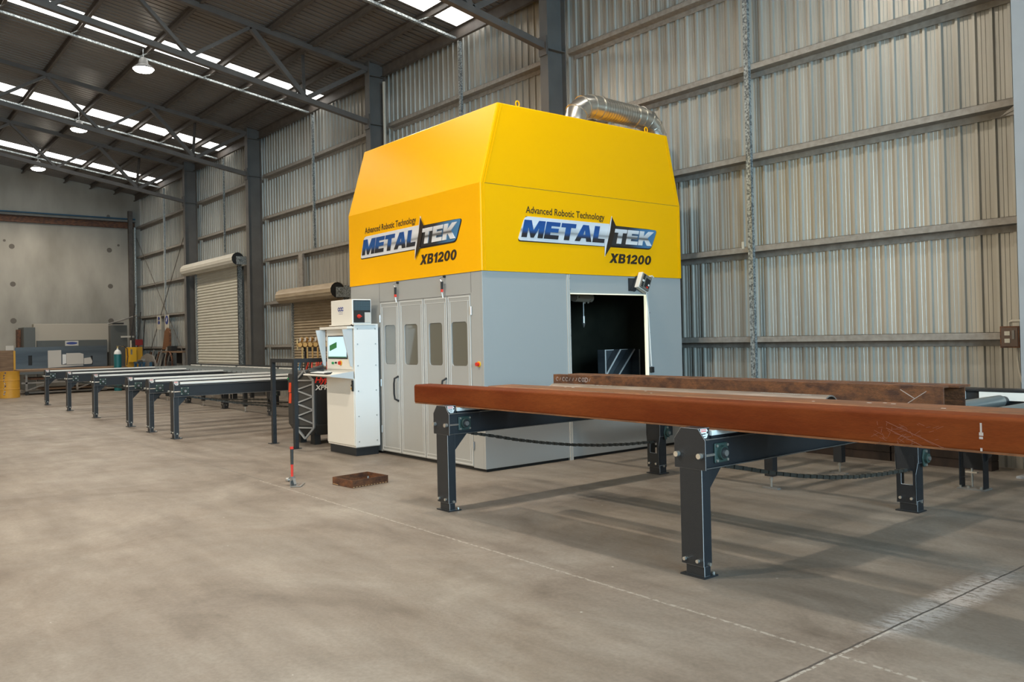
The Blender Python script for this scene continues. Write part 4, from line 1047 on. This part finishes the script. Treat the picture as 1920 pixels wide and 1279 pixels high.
    mb = MB(); P = []
    for i in range(len(ctrl)-1):
        n_ = max(1, int((ctrl[i+1][0]-ctrl[i][0])/.043))
        for q in range(n_): P.append((ctrl[i][0]+(ctrl[i+1][0]-ctrl[i][0])*q/n_, ctrl[i][1]+(ctrl[i+1][1]-ctrl[i][1])*q/n_))
    for i in range(len(P)-1):
        if P[i][0] > 3.0: continue
        a, b_ = P[i], P[i+1]; wv = .040 if i % 2 else .030
        f = .86; mb.bar((.0, a[0], a[1]), (.0, a[0]+(b_[0]-a[0])*f, a[1]+(b_[1]-a[1])*f), wv, .030 if i % 2 else .022)
    mb.build('return_chain', mat('dull chain steel', (0.06, 0.058, 0.05), 0.5, 0.4), t, raw=True)
    return t
tr0 = make_transfer('black cross transfer nearest the camera, its front leg in the right foreground', 'cross transfers carrying the rusty stock')
tr0.location = (-3.61, 4.385, 0)
ctree(tr0, (-6.545, 4.40, 0), 'black cross transfer under the left end of the red rusty tube')
LX = [(-14.775, 4.455, 'black cross transfer nearest the guard rail, rightmost of the six'), (-16.265, 4.475, 'second black cross transfer left of the guard rail'),
      (-17.715, 4.488, 'third black cross transfer left of the guard rail'), (-20.595, 4.505, 'fourth black cross transfer left of the guard rail'),
      (-23.445, 4.53, 'fifth black cross transfer left of the guard rail'), (-26.39, 4.555, 'farthest black cross transfer, beside the yellow drum end of the row')]
for x, y, l in LX: ctree(tr0, (x, y, 0), l, 'outfeed cross transfers on the left')

# ================================================================== ROLLER CONVEYORS
def conveyor(x0, x1, label, gaps, xs_legs, spacing, r0):
    t = thing('roller_conveyor', ((x0+x1)/2, 8.15, 0), label, 'conveyor')
    MB().box(x0, x1, 7.40, 7.41, .70, .90).box(x0, x1, 7.36, 7.40, .89, .90).box(x0, x1, 7.36, 7.40, .70, .71).build('near_side_frame', M_BLK, t)
    MB().box(x0, x1, 8.88, 8.895, .70, .962).box(x0, x1, 8.895, 8.98, .70, .71).build('far_side_frame', M_BLK, t)
    MB().box(x0, x1, 8.84, 9.06, .965, .985).build('top_plate', M_BLK, t)
    edges_ = [x0+.02] + [e for g in gaps for e in (g-.07, g+.07)] + [x1-.02]
    for i in range(0, len(edges_), 2):
        MB().box(edges_[i], edges_[i+1], 8.845, 8.88, .878, .958).build('guide_strip', M_UHMW, t)
    x = r0; rn = 0
    while x < x1-.1:
        if all(abs(x-g) > .16 for g in gaps) and rn < 95:
            ro = MB().cyl((x, 7.46, .878), (x, 8.74, .878), .060, 20).build('roller', M_ROLL, t, smooth=True)
            MB().cyl((x, 8.745, .878), (x, 8.88, .878), .045, 16).build('roller_bearing', M_BLK, ro, smooth=True); rn += 1
        x += spacing
    for x in xs_legs:
        for y in (7.42, 8.72):
            lg = MB().box(x-.05, x+.05, y-.04, y+.04, .13, .70).build('leg', M_BLK, t, bevel=0.002)
            MB().cyl((x, y, .02), (x, y, .13), .012, 8).cyl((x, y, .09), (x, y, .11), .02, 8).build('jack_screw', M_BOLT, lg)
            MB().box(x-.09, x+.09, y-.03, y+.03, 0, .014).build('foot_plate', M_GPLT, lg)
        MB().box(x-.03, x+.03, 7.46, 8.68, .56, .62).build('cross_member', M_BLK, t)
    return t
cv = conveyor(-7.96, 2.6, 'roller conveyor feeding the dark opening, with white far guide strip', [-6.545, -3.70, -.8], [-5.07, -2.15, 1.2], .5, -7.42+.02)
conveyor(-27.35, -11.34, 'long outfeed roller conveyor left of the machine, behind the six transfers', [-26.39, -23.445, -20.595, -17.715, -16.265, -14.775], [-25.0, -22.0, -19.15, -15.5, -12.4], .31, -27.2)
# far support legs with jacking screws, in line with the transfers
def jack_stand(x, y, label, grp):
    t = thing('jacking_stand', (x, y, 0), label, 'stand', grp)
    MB().box(x-.13, x+.13, y-.02, y+.16, 0, .014).build('base_plate', M_GPLT, t)
    MB().box(x-.115, x-.108, y, y+.12, .014, .695).box(x+.108, x+.115, y, y+.12, .014, .695).box(x-.10, x+.10, y+.05, y+.056, .20, .695).build('upright', M_BLK, t, bevel=0.002)
    MB().prism([(x+.115, .695), (x+.20, .695), (x+.17, .34), (x+.115, .28)], 1, y+.06, y+.068).build('gusset', M_BLK, t)
    MB().cyl((x, y+.02, .03), (x, y+.02, .21), .011, 8).box(x-.055, x+.055, y+.0, y+.04, .165, .18).build('jacking_bolt', M_BOLT, t)
    for dx in (-.105, -.03, .09):
        MB().cyl((x+dx, y+.0, .014), (x+dx, y+.0, .035), .014, 8).build('anchor_nut', M_BOLT, t)
    MB().cyl((x, y+.05, .40), (x, y+.035, .40), .014, 8).build('bolt', M_BOLT, t)
jack_stand(-3.665, 8.70, 'black stand with jacking bolt under the conveyor, seen below the near tube', 'jacking stands under the conveyors')
jack_stand(-6.55, 8.70, 'black stand with jacking bolt beside the machine opening', 'jacking stands under the conveyors')
for x, y, l in LX: jack_stand(x, 8.70, 'black stand behind the ' + l.replace('black cross', 'cross').replace(' left of the guard rail', ' from the rail').replace(', rightmost of the six', '').replace(', beside the yellow drum end of the row', ''), 'jacking stands under the outfeed conveyor')

# ================================================================== STEEL STOCK ON THE INFEED
ZS = .956
def rhs(name, x0, x1, y0, y1, z0, z1, m, label, r=.024, wall=.012, grp=None):
    t = thing(name, ((x0+x1)/2, (y0+y1)/2, z0), label, 'steel tube', grp)
    def ring(i0):
        pts = []
        for cy_, cz_, a0 in ((y1-r, z1-r, 0), (y0+r, z1-r, 90), (y0+r, z0+r, 180), (y1-r, z0+r, 270)):
            for q in range(6):
                a = radians(a0+18*q); pts.append((cy_+(r-i0)*cos(a), cz_+(r-i0)*sin(a)))
        return pts
    mb = MB(); mb.prism(ring(0), 0, x0, x1, holes=[ring(wall)]); o = mb.build('tube_wall', m, t, smooth=True)
    return t, o
t1, o1 = rhs('box_section', -7.245, 2.4, 4.55, 4.765, ZS, 1.144, M_RUST, 'long red rusty box tube lying frontmost across the two near transfers')
# chalk scribbles and scars on its face
mb = MB()
for k in range(46):
    x = random.uniform(-2.42, -2.05); z = random.uniform(.965, 1.09); dx = random.uniform(-.05, .05); dz = random.uniform(-.03, .03)
    mb.bar((x, 4.5492, z), (x+dx, 4.5492, z+dz), .0008, .0016, up=(0, 0, 1))
mb.bar((-2.36, 4.549, 1.085), (-2.05, 4.549, .965), .001, .003); mb.bar((-2.36, 4.549, 1.05), (-2.16, 4.549, .965), .001, .003)
mb.build('chalk_scribble', mat('faint chalk', (0.20, 0.075, 0.045), 0.9), o1)
mb = MB()
mb.box(-1.867, -1.858, 4.5485, 4.5495, 1.062, 1.11); mb.box(-1.872, -1.852, 4.5485, 4.5495, 1.045, 1.062); mb.box(-1.872, -1.854, 4.5485, 4.5495, 1.028, 1.040); mb.box(-1.868, -1.858, 4.5485, 4.5495, .966, .982)
mb.build('chalk_mark', M_CHALK, o1)
MB().box(-7.24, 2.39, 4.5520, 4.5600, ZS-.0005, ZS+.0110).build('rusted_lower_edge', M_RUSTO, o1)
t2, o2 = rhs('box_section', -6.34, 2.4, 4.785, 5.115, ZS, 1.146, M_RUSTO, 'orange brown rusty box tube lying behind the frontmost one')
mb = MB()
for x in (-5.55, -5.45, -4.6, -4.4, -3.02, -2.7, -2.62, -2.55, -2.2):
    y = random.uniform(4.84, 5.05); mb.box(x, x+random.uniform(.01, .03), y, y+.015, 1.1462, 1.1468)
mb.build('paint_fleck', M_WTXT, o2)
# round pipe
t = thing('round_pipe', (-4.5, 5.27, ZS), 'grey brown round steel pipe with open end behind the rusty box tubes', 'steel pipe')
mb = MB(); nn_ = 40; rr_ = .1015; xa, xb = -5.93, -3.115; cy_, cz_ = 5.27, ZS+.1016
for x, r_ in ((xa, rr_), (xb, rr_), (xb, rr_-.010), (xa, rr_-.010)):
    for k in range(nn_): a = 2*pi*k/nn_; mb.v.append((x, cy_+r_*cos(a), cz_+r_*sin(a)))
for q in range(4):
    for k in range(nn_):
        j = (k+1) % nn_; q2 = (q+1) % 4; mb.f.append((q*nn_+k, q*nn_+j, q2*nn_+j, q2*nn_+k)); mb.mi.append(0)
pp = mb.build('pipe_wall', M_PIPE, t, smooth=True)
mb = MB()
for k in range(26):
    x = xb-.14-k*.016; a = radians(105)+random.uniform(-.04, .04)
    mb.box(x, x+.009, cy_+(rr_+.0005)*cos(a), cy_+(rr_+.001)*cos(a)+.03, cz_+(rr_+.0005)*sin(a)-.001, cz_+(rr_+.001)*sin(a)+.001)
for k in range(12):
    x = xa+.18+k*.05; mb.box(x, x+random.uniform(.01, .05), cy_-.025, cy_-.012, cz_+rr_-.002, cz_+rr_+.0006)
mb.build('paint_marking', mat('pale paint marking', (0.42, 0.38, 0.33), 0.8), pp)
# channel: back of the web faces the camera
cz1 = ZS+.250
t = thing('steel_channel', (-4.6, 5.84, ZS), 'dark rusty steel channel with chalk cross near its right end', 'steel channel')
o = MB().box(-6.545, -2.605, 5.80, 5.812, ZS, cz1).box(-6.545, -2.605, 5.812, 5.88, cz1-.014, cz1).box(-6.545, -2.605, 5.812, 5.88, ZS, ZS+.014).build('profile', M_RUSTB, t, bevel=0.003)
mb = MB(); mb.bar((-2.90, 5.799, 1.175), (-2.80, 5.799, 1.115), .001, .005, up=(0, 0, 1)); mb.bar((-2.72, 5.799, 1.168), (-2.86, 5.799, 1.075), .001, .004, up=(0, 0, 1))
mb.build('chalk_cross', M_CHALK, o)
mb = MB()
xx = -6.50
for ch in range(11):
    wd_ = .036
    if ch in (0, 2, 3, 7, 8, 9):
        pts = [(xx+wd_*.45*(1+cos(radians(a))), 5.799, 1.16+.020*sin(radians(a))) for a in range(30, 331, 50)]
        mb.tube(pts, .0022, 4)
    else: mb.bar((xx+.005, 5.799, 1.145), (xx+.022, 5.799, 1.176), .002, .003)
    xx += .048
pts = [(-6.06+.028*cos(radians(a)), 5.799, 1.16+.022*sin(radians(a))) for a in range(0, 361, 30)]; mb.tube(pts, .002, 4)
mb.build('chalk_number', M_CHALK, o)
t = thing('steel_beam', (-4.5, 6.0, ZS), 'rusty steel beam behind the chalk marked channel, orange lower flange showing', 'steel beam')
MB().box(-6.43, -2.545, 5.90, 6.07, cz1-.014, cz1+.002).box(-6.43, -2.545, 5.98, 5.99, ZS+.014, cz1-.014).build('profile', M_RUSTB, t, bevel=0.002)
MB().box(-6.43, -2.545, 5.90, 6.07, ZS, ZS+.014).box(-2.60, -2.545, 5.90, 5.905, ZS+.014, ZS+.06).build('lower_flange', M_RUSTO, t)

# stack of dark boards along the foot of the wall
bt = thing('board_stack', (-6.0, 10.02, 0), 'dark red brown boards stacked at the foot of the wall, leftmost', 'boards', 'board stacks at the foot of the wall')
mb = MB().use(M_DKBOX)
for k in range(3): mb.box(-6.25, -5.12, 9.94, 10.13, k*.105, .10+k*.105)
mb.build('board', None, bt)
for x, l in ((1.15, 'middle one'), (3.0, 'at the photo right edge')):
    ctree(bt, (-6.0+x, 10.02, 0), 'dark red brown boards stacked at the foot of the wall, ' + l)

# electrical box beside the right column
t = thing('junction_box', (-3.72, 9.98, 1.36), 'weathered brown electrical box with conduit beside the right column', 'box')
bx_ = MB().box(-3.85, -3.655, 9.95, 10.10, 1.365, 1.60).build('case', M_RUSTB, t, bevel=0.004)
MB().box(-3.835, -3.67, 9.944, 9.95, 1.38, 1.585).build('clear_door', mat('smoky brown cover', (0.06, 0.03, 0.022), 0.25), bx_)
mb = MB().use(M_PVC).box(-3.80, -3.745, 9.936, 9.944, 1.50, 1.545).box(-3.80, -3.745, 9.936, 9.944, 1.42, 1.465).use(M_GPLT).box(-3.725, -3.70, 9.936, 9.944, 1.46, 1.555)
mb.build('switch', None, bx_)
MB().tube([(-3.78, 10.02, 1.60), (-3.78, 10.02, 1.64), (-3.75, 10.02, 1.655), (-3.60, 10.02, 1.655)], .016, 8).build('conduit_elbow', M_PVC, t, smooth=True)
MB().tube([(-3.70, 10.02, 1.365), (-3.705, 10.02, 1.25), (-3.69, 10.02, 1.10), (-3.64, 10.0, .92), (-3.60, 10.0, .80)], .012, 8).build('cable', M_PVC, t, smooth=True)
tag(MB().box(-3.80, -3.57, YG-.004, YG, 3.93, 3.98).prism([(-3.57, 4.12), (-3.57, 4.02), (-3.86, 3.93)], 1, YG-.012, YG-.004).build('girt_brace_plate', M_GIRT), 'slanted cleat plate on the girt beside the right column', 'plate')
for x, z, l in ((-7.30, 2.84, 'on the girt left of the tall speckled post'), (-9.12, 4.13, 'on the girt right of the yellow hood top')):
    tag(MB().box(x-.022, x+.022, YG-.008, YG-.001, z-.05, z+.05).build('girt_tag', M_PVC), 'small cream tag ' + l, 'tag')

# ================================================================== THINGS ON THE FLOOR
t = thing('hammer', (-8.9, 3.97, 0), 'red and black hammer standing upright on its head on the floor', 'hammer')
MB().cyl((-8.905, 3.97, .095), (-8.902, 3.97, .235), .0135, 10, .015).build('shaft', M_REDTXT, t, smooth=True)
MB().cyl((-8.902, 3.97, .235), (-8.90, 3.97, .405), .0165, 10, .019).build('grip', M_CHARC, t, smooth=True)
MB().cyl((-8.90, 3.97, .405), (-8.90, 3.97, .43), .020, 10).build('end_cap', M_RED, t, smooth=True)
mb = MB().cyl((-8.985, 3.945, .055), (-8.945, 3.957, .058), .024, 12).cyl((-8.945, 3.957, .058), (-8.88, 3.975, .07), .017, 10).box(-8.93, -8.875, 3.95, 3.99, .035, .10).prism([(-8.885, .09), (-8.84, .088), (-8.80, .03), (-8.82, .0), (-8.85, .03), (-8.885, .05)], 1, 3.945, 3.975)
mb.build('head', M_STEEL, t)
t = thing('perforated_plate', (-8.87, 4.04, 0), 'small square steel plate with holes and an upturned edge beside the hammer', 'plate')
mb = MB(); q = [Vector((-8.80, 3.90, .004)), Vector((-8.72, 3.985, .004)), Vector((-8.90, 4.12, .004)), Vector((-9.0, 4.05, .004))]
mb.faces([tuple(p) for p in q]+[tuple(p+Vector((0, 0, .006))) for p in q], [(3,2,1,0),(4,5,6,7),(0,1,5,4),(1,2,6,5),(2,3,7,6),(3,0,4,7)]); po = mb.build('plate', M_GPLT, t)
MB().bar((-8.80, 3.90, .03), (-9.0, 4.05, .045), .008, .07).build('upturned_edge', M_STEEL, t)
mb = MB().use(M_RUSTO)
for a in (.25, .5, .75):
    for b_ in (.25, .7):
        p = (q[0]*(1-a)+q[3]*a)*(1-b_)+(q[1]*(1-a)+q[2]*a)*b_; mb.cyl((p.x, p.y, .010), (p.x, p.y, .0112), .012, 8)
mb.build('hole_mark', None, po)
t = thing('welded_frame', (-8.45, 4.55, 0), 'low rectangular frame of welded rusty flat bar on the floor', 'frame')
q = [(-8.635, 4.33), (-8.235, 4.365), (-8.285, 4.83), (-8.685, 4.795)]
for i in range(4):
    a = Vector((*q[i], .041)); b_ = Vector((*q[(i+1) % 4], .041)); MB().bar(a, b_, .008, .082).build('side_bar', M_RUSTB, t)
mb = MB()
for k in range(12):
    p = Vector((*q[1], 0))*(1-k/12)+Vector((*q[2], 0))*(k/12); mb.box(p.x+.003, p.x+.008, p.y, p.y+.018, .006, .013)
mb.box(-8.62, -8.5, 4.323, 4.327, .008, .014)
mb.build('cut_slag', mat('torch cut edge', (0.42, 0.26, 0.13), 0.7), t)
MB().cyl((-8.50, 4.70, 0), (-8.50, 4.70, .06), .012, 8).build('stub_pin', M_STEEL, t)

# ================================================================== FAR CORNER OF THE HALL
# press brake
pb = thing('press_brake', (-36.7, 7.4, 0), 'large grey and beige press brake against the concrete wall with an oval maker sign', 'machine')
for y0, y1, z1 in ((5.58, 5.97, 2.37), (8.62, 9.25, 2.42)):
    MB().box(-37.5, -36.3, y0, y1, 0, z1).build('side_frame', M_PRESS, pb, bevel=0.01)
MB().box(-37.0, -36.6, 5.97, 8.62, 1.35, 2.50).build('ram', M_PRESB, pb, bevel=0.01)
MB().box(-36.6, -36.5, 6.05, 8.54, 0.3, 1.86).build('bed', M_PRESS, pb, bevel=0.01)
sgp = MB().box(-36.5, -36.48, 7.02, 7.49, 1.64, 1.83).build('sign_plate', M_PAPER, pb)
mb = MB(); mb.v = []; pts = [(7.255+.20*cos(radians(a)), 1.74+.05*sin(radians(a))) for a in range(0, 360, 20)]; mb.prism(pts, 0, -36.48, -36.475); mb.build('oval_badge', M_NAVY, sgp)
MB().box(-37.3, -36.9, 5.47, 5.58, 0.6, 2.30).build('side_cover', M_RUSTB, pb)
MB().box(-36.4, -36.2, 8.72, 9.1, 2.46, 2.52).build('hood_lamp', M_BLKM, pb)
MB().box(-36.3, -36.25, 9.0, 9.5, 1.92, 1.99).build('control_arm', M_PVC, pb)
# sheet standing on the bench, with pale offcuts leaning on it
bn = thing('welding_bench', (-33.2, 6.5, 0), 'cluttered timber topped steel trolley bench in front of the press brake', 'bench')
MB().box(-34.2, -32.4, 4.85, 8.25, .78, .845).build('bench_top', M_WOOD, bn)
MB().box(-32.42, -32.38, 4.85, 8.2, .70, .78).build('edge_rail', M_PRESS, bn)
for x in (-34.1, -32.45):
    for y in (5.05, 6.6, 8.1): MB().box(x-.03, x+.03, y-.03, y+.03, .10, .78).build('leg', M_GPLT, bn)
for y0, y1 in ((5.05, 6.6), (6.6, 8.1)): MB().bar((-32.44, y0, .15), (-32.44, y1, .70), .03, .04).build('diagonal_brace', M_GPLT, bn)
MB().box(-32.48, -32.42, 4.9, 8.15, .38, .43).build('lower_rail', M_GPLT, bn)
for y in (5.05, 8.1): MB().cyl((-32.45, y, .065), (-32.38, y, .065), .065, 14).build('caster', M_BLKM, bn)
for k, (y0, y1, z, m_) in enumerate([(5.2, 8.0, .50, M_RUSTO), (5.6, 8.3, .14, M_WOOD), (5.1, 7.6, .04, M_GPLT)]):
    tag(MB().box(-33.9, -32.62, y0, y1, z, z+.06).build('stock_bundle', m_), ['orange steel lengths on the middle shelf of the bench trolley', 'timber lengths near the floor under the bench trolley', 'grey steel lengths on the floor under the bench trolley'][k], 'stock')
st = thing('sheet_metal_panel', (-33.9, 6.4, .845), 'tall blue grey steel sheet with two dark cutouts standing on the bench', 'sheet')
mb = MB(); mb.prism([(4.95, .848), (7.93, .848), (7.93, 1.615), (4.95, 1.615)], 0, -34.02, -34.0, holes=[[(5.36, .97), (5.48, .97), (5.48, 1.32), (5.36, 1.32)], [(7.38, .93), (7.45, .93), (7.45, 1.25), (7.38, 1.25)]]); mb.build('sheet', M_SHEET, st)
MB().box(-34.06, -34.04, 5.30, 5.55, .86, 1.40).box(-34.06, -34.04, 7.3, 7.55, .86, 1.40).build('backing', M_BLKM, st)
tag(MB().prism([(5.97, .86), (7.12, .90), (7.12, .96), (6.40, .96), (6.40, 1.49), (5.97, 1.48)], 0, -33.97, -33.95).build('offcut_panel', M_PAPER), 'pale L shaped offcut leaning on the blue grey sheet', 'panel')
tag(MB().prism([(6.43, .97), (6.55, 1.0), (6.55, 1.33), (6.43, 1.33)], 0, -33.94, -33.90).build('offcut_panel', M_WHT), 'small white offcut between the pale panels on the sheet', 'panel')
tag(MB().prism([(6.56, .965), (7.12, .965), (7.12, 1.33), (7.0, 1.37), (6.56, 1.37)], 0, -33.94, -33.90).build('offcut_panel', M_PAPER), 'pale square offcut leaning right of the L shaped one', 'panel')
tag(MB().prism([(7.14, .95), (7.40, .96), (7.42, 1.05), (7.36, 1.20), (7.14, 1.17)], 0, -33.95, -33.92).build('offcut_panel', M_PAPER), 'low rounded pale offcut right of the square one', 'panel')
# yellow drum
dr = thing('oil_drum', (-31.37, 4.41, 0), 'worn yellow steel drum with peeling stickers at the left edge', 'drum')
prof = [(0, 0), (.285, 0), (.285, .28), (.297, .285), (.285, .30), (.285, .555), (.297, .56), (.285, .575), (.285, .84), (.292, .85), (.275, .85), (.275, .835), (0, .835)]
MB().lathe(prof, (-31.37, 4.41, 0), 32).build('shell', M_DRUM, dr, smooth=True)
mb = MB()
for k in range(9):
    a0 = radians(-38+random.uniform(-7, 7)); z = .09+k*.085; r_ = .2865
    pts = []
    for q in range(5):
        a = a0+(q-2)*.05; pts.append((a, z+random.uniform(.0, .02)))
    b = len(mb.v)
    for a, zz in pts: mb.v += [(-31.37+r_*cos(a), 4.41+r_*sin(a), zz), (-31.37+r_*cos(a), 4.41+r_*sin(a), zz+random.uniform(.03, .075))]
    for q in range(4): mb.f.append((b+2*q, b+2*q+2, b+2*q+3, b+2*q+1)); mb.mi.append(0)
mb.build('peeling_sticker', mat('torn sticker', (0.10, 0.06, 0.07), 0.8, col2=(0.55, 0.46, 0.38), scale=18, lo=0.45, hi=0.55), dr)
# yellow guard panel left
t = thing('safety_guard', (-33.6, 4.65, 0), 'brown mesh guard with a yellow post behind the drum', 'guard')
MB().box(-33.62, -33.58, 4.42, 4.85, .7, 1.52).build('mesh_panel', M_WOOD, t)
MB().box(-33.60, -33.54, 4.84, 4.90, 0, 1.50).box(-33.60, -33.54, 4.38, 4.42, 0, 1.3).build('post', M_YSTL, t)
MB().box(-33.66, -33.62, 4.62, 4.86, 1.2, 1.68).build('notice', M_PAPER, t)
# gas bottle
gb = thing('gas_cylinder', (-32.2, 7.87, 0), 'teal gas cylinder with white shoulder right of the blue grey sheet', 'gas cylinder')
MB().cyl((-32.2, 7.87, 0), (-32.2, 7.87, 1.30), .125, 24).build('body', M_TEAL, gb, smooth=True)
MB().lathe([(.125, 1.30), (.115, 1.37), (.08, 1.43), (.035, 1.46), (.03, 1.50)], (-32.2, 7.87, 0), 24).build('shoulder', M_WHT, gb, smooth=True)
MB().cyl((-32.2, 7.87, 1.49), (-32.2, 7.87, 1.57), .03, 10).box(-32.23, -32.97, 8.02, 8.12, 1.56, 1.60).build('valve', M_BRASS, gb)
MB().tube([(-32.18, 7.92, 1.57), (-32.15, 8.06, 1.60), (-32.15, 8.18, 1.48), (-32.15, 8.20, 1.2), (-32.15, 8.16, .9)], .016, 6).build('hose', M_KHOSE, gb)
# yellow cabinets
t = thing('switch_cabinet', (-34.9, 9.08, 0), 'yellow power cabinet with a smaller box on its front, near the far corner', 'cabinet')
MB().box(-35.1, -34.8, 8.86, 9.42, 0, 1.53).build('cabinet_body', M_YSTL, t, bevel=0.01)
MB().box(-34.8, -34.65, 8.90, 9.16, .95, 1.53).build('front_box', M_YELB, t, bevel=0.01)
MB().box(-34.648, -34.64, 8.94, 9.0, 1.25, 1.45).build('window', M_GPLT, t)
MB().cyl((-34.9, 9.02, 1.53), (-34.9, 9.02, 1.80), .03, 8).build('cable_gland', M_PVC, t)
tag(MB().box(-34.98, -34.9, 9.20, 9.46, 1.60, 1.83).box(-34.96, -34.93, 9.30, 9.34, 1.531, 1.60).build('red_sign', mat('dark red panel', (0.22, 0.012, 0.012), 0.6)), 'dark red square panel above the yellow cabinet', 'sign')
for k, (y0, y1, x, l) in enumerate([(9.6, 9.05, -36.4, 'leftmost'), (9.75, 9.3, -36.2, 'middle'), (9.85, 9.5, -36.0, 'rightmost')]):
    tag(MB().cyl((x, y0, 3.3-k*.35), (x+.5, y1, 0.0), .022, 8).build('leaning_bar', M_BLKM), 'thin dark bar leaning by the corner post, %s of three' % l, 'bar', 'bars leaning in the far corner')
tag(MB().tube([(-37.9, 6.5, 1.95), (-37.6, 8.0, 2.25), (-37.4, 9.2, 2.62), (-37.3, 9.9, 2.85)], .03, 6).build('slack_hose', M_GPLT), 'pale hose slung from the press brake to the corner post', 'hose')
# safety signs on the girts
for x, l, kind in ((-34.62, 'left of the two signs behind the bright post in the far corner', 0), (-33.62, 'right of the two signs behind the bright post in the far corner', 1)):
    t = thing('safety_sign', (x, 10.02, 2.2), 'cream safety sign, ' + l, 'sign', None)
    s0 = MB().box(x-.27, x+.27, 10.0, 10.01, 2.20, 2.75).build('board', M_PVC, t)
    mb = MB().use(M_NAVY)
    if kind: mb.prism([(x+.20*cos(radians(a)), 2.55+.17*sin(radians(a))) for a in range(0, 360, 20)], 1, 9.994, 10.0); mb.use(M_WTXT).bar((x-.06, 9.992, 2.50), (x+.05, 9.992, 2.62), .004, .07)
    else:
        for zc in (2.635, 2.475): mb.prism([(x+.13*cos(radians(a)), zc+.07*sin(radians(a))) for a in range(0, 360, 20)], 1, 9.994, 10.0)
    mb.build('pictogram', None, s0)
# machines and clutter by the far bay
t = thing('pipe_bender', (-32.9, 9.2, 0), 'grey plated workshop machine with a blue frame in the far corner', 'machine')
MB().prism([(-34.4, .75), (-34.1, 1.15), (-33.4, 1.28), (-32.7, 1.22), (-32.3, .95), (-32.1, .60), (-32.4, .4), (-34.2, .4)], 1, 9.18, 9.22).build('side_plate', M_GPLT, t)
for z in (.70, .90): MB().box(-34.5, -33.2, 9.0, 9.08, z, z+.07).build('frame_bar', M_BLUEM, t)
for x in (-34.4, -33.8, -33.3, -32.4): MB().box(x-.04, x+.04, 9.0, 9.08, 0, .97).build('leg', M_BLUEM, t)
MB().cyl((-32.55, 9.10, .86), (-32.55, 9.18, .86), .13, 16).build('handwheel', M_BLKM, t, smooth=True)
MB().cyl((-33.9, 9.02, 1.0), (-33.2, 9.02, 1.05), .05, 10).build('roll', M_STEEL, t, smooth=True)
t = thing('wall_workbench', (-32.2, 9.85, 0), 'dark wall bench with tools left of the tall pale shutter', 'bench')
MB().box(-33.4, -30.8, 9.68, 10.05, 1.30, 1.36).build('bench_top', M_WOOD, t)
MB().box(-33.3, -30.9, 10.0, 10.04, .9, 1.30).build('back_board', M_BLKM, t)
for x in (-33.35, -30.85): MB().box(x-.04, x+.04, 9.7, 9.78, 0, 1.30).build('leg', M_GPLT, t)
tag(MB().box(-32.75, -32.35, 9.74, 9.98, 1.36, 1.55).build('tool_case', M_BLKM, None, bevel=0.02), 'black tool case standing on the dark wall bench', 'case')
tag(MB().cyl((-33.05, 9.85, 1.36), (-33.05, 9.85, 1.50), .06, 12).build('tin_can', M_GPLT), 'grey tin standing on the dark wall bench', 'tin')
hg = thing('leather_jacket', (-33.3, 9.97, 1.45), 'brown leather welding jacket hanging under the safety signs', 'jacket')
MB().prism([(-33.95, 1.42), (-33.2, 1.40), (-32.98, 1.6), (-33.0, 2.18), (-33.35, 2.25), (-33.62, 2.12), (-33.78, 1.7)], 1, 9.90, 9.97).build('jacket_body', M_HIDE, hg, bevel=0.03)
MB().prism([(-33.05, 1.35), (-32.86, 1.36), (-32.88, 2.05), (-33.02, 2.16)], 1, 9.88, 9.94).build('sleeve', M_RUSTB, hg, bevel=0.03)
hr = thing('hose_reel', (-31.25, 9.5, 0), 'dark coiled hose on a stand left of the tall pale shutter', 'hose reel')
MB().box(-31.3, -31.2, 9.5, 9.6, 0, 1.3).build('stand', M_PRESS, hr)
for k, r_ in enumerate((.30, .36, .42, .47)):
    MB().tube([(-31.25+r_*cos(radians(a))*.8, 9.44-.03*k, .88+r_*sin(radians(a))) for a in range(0, 361, 20)], .028, 6).build('hose_coil', [M_KHOSE, M_GPLT, M_KHOSE, M_RUSTB][k], hr)
MB().cyl((-31.1, 9.40, .88), (-31.1, 9.3, .88), .13, 16).build('hub', M_BLKM, hr, smooth=True)
for k in range(7):
    x = -34.9+k*.33
    tag(MB().cyl((x, 9.35, .0), (x+.25, 9.62, 1.25+.08*(k % 3)), .03, 6).build('pipe_offcut', [M_BLKM, M_RUSTB, M_GPLT][k % 3]), 'short pipe offcut propped behind the grey plated machine', 'offcut', 'pipe offcuts behind the grey plated machine')
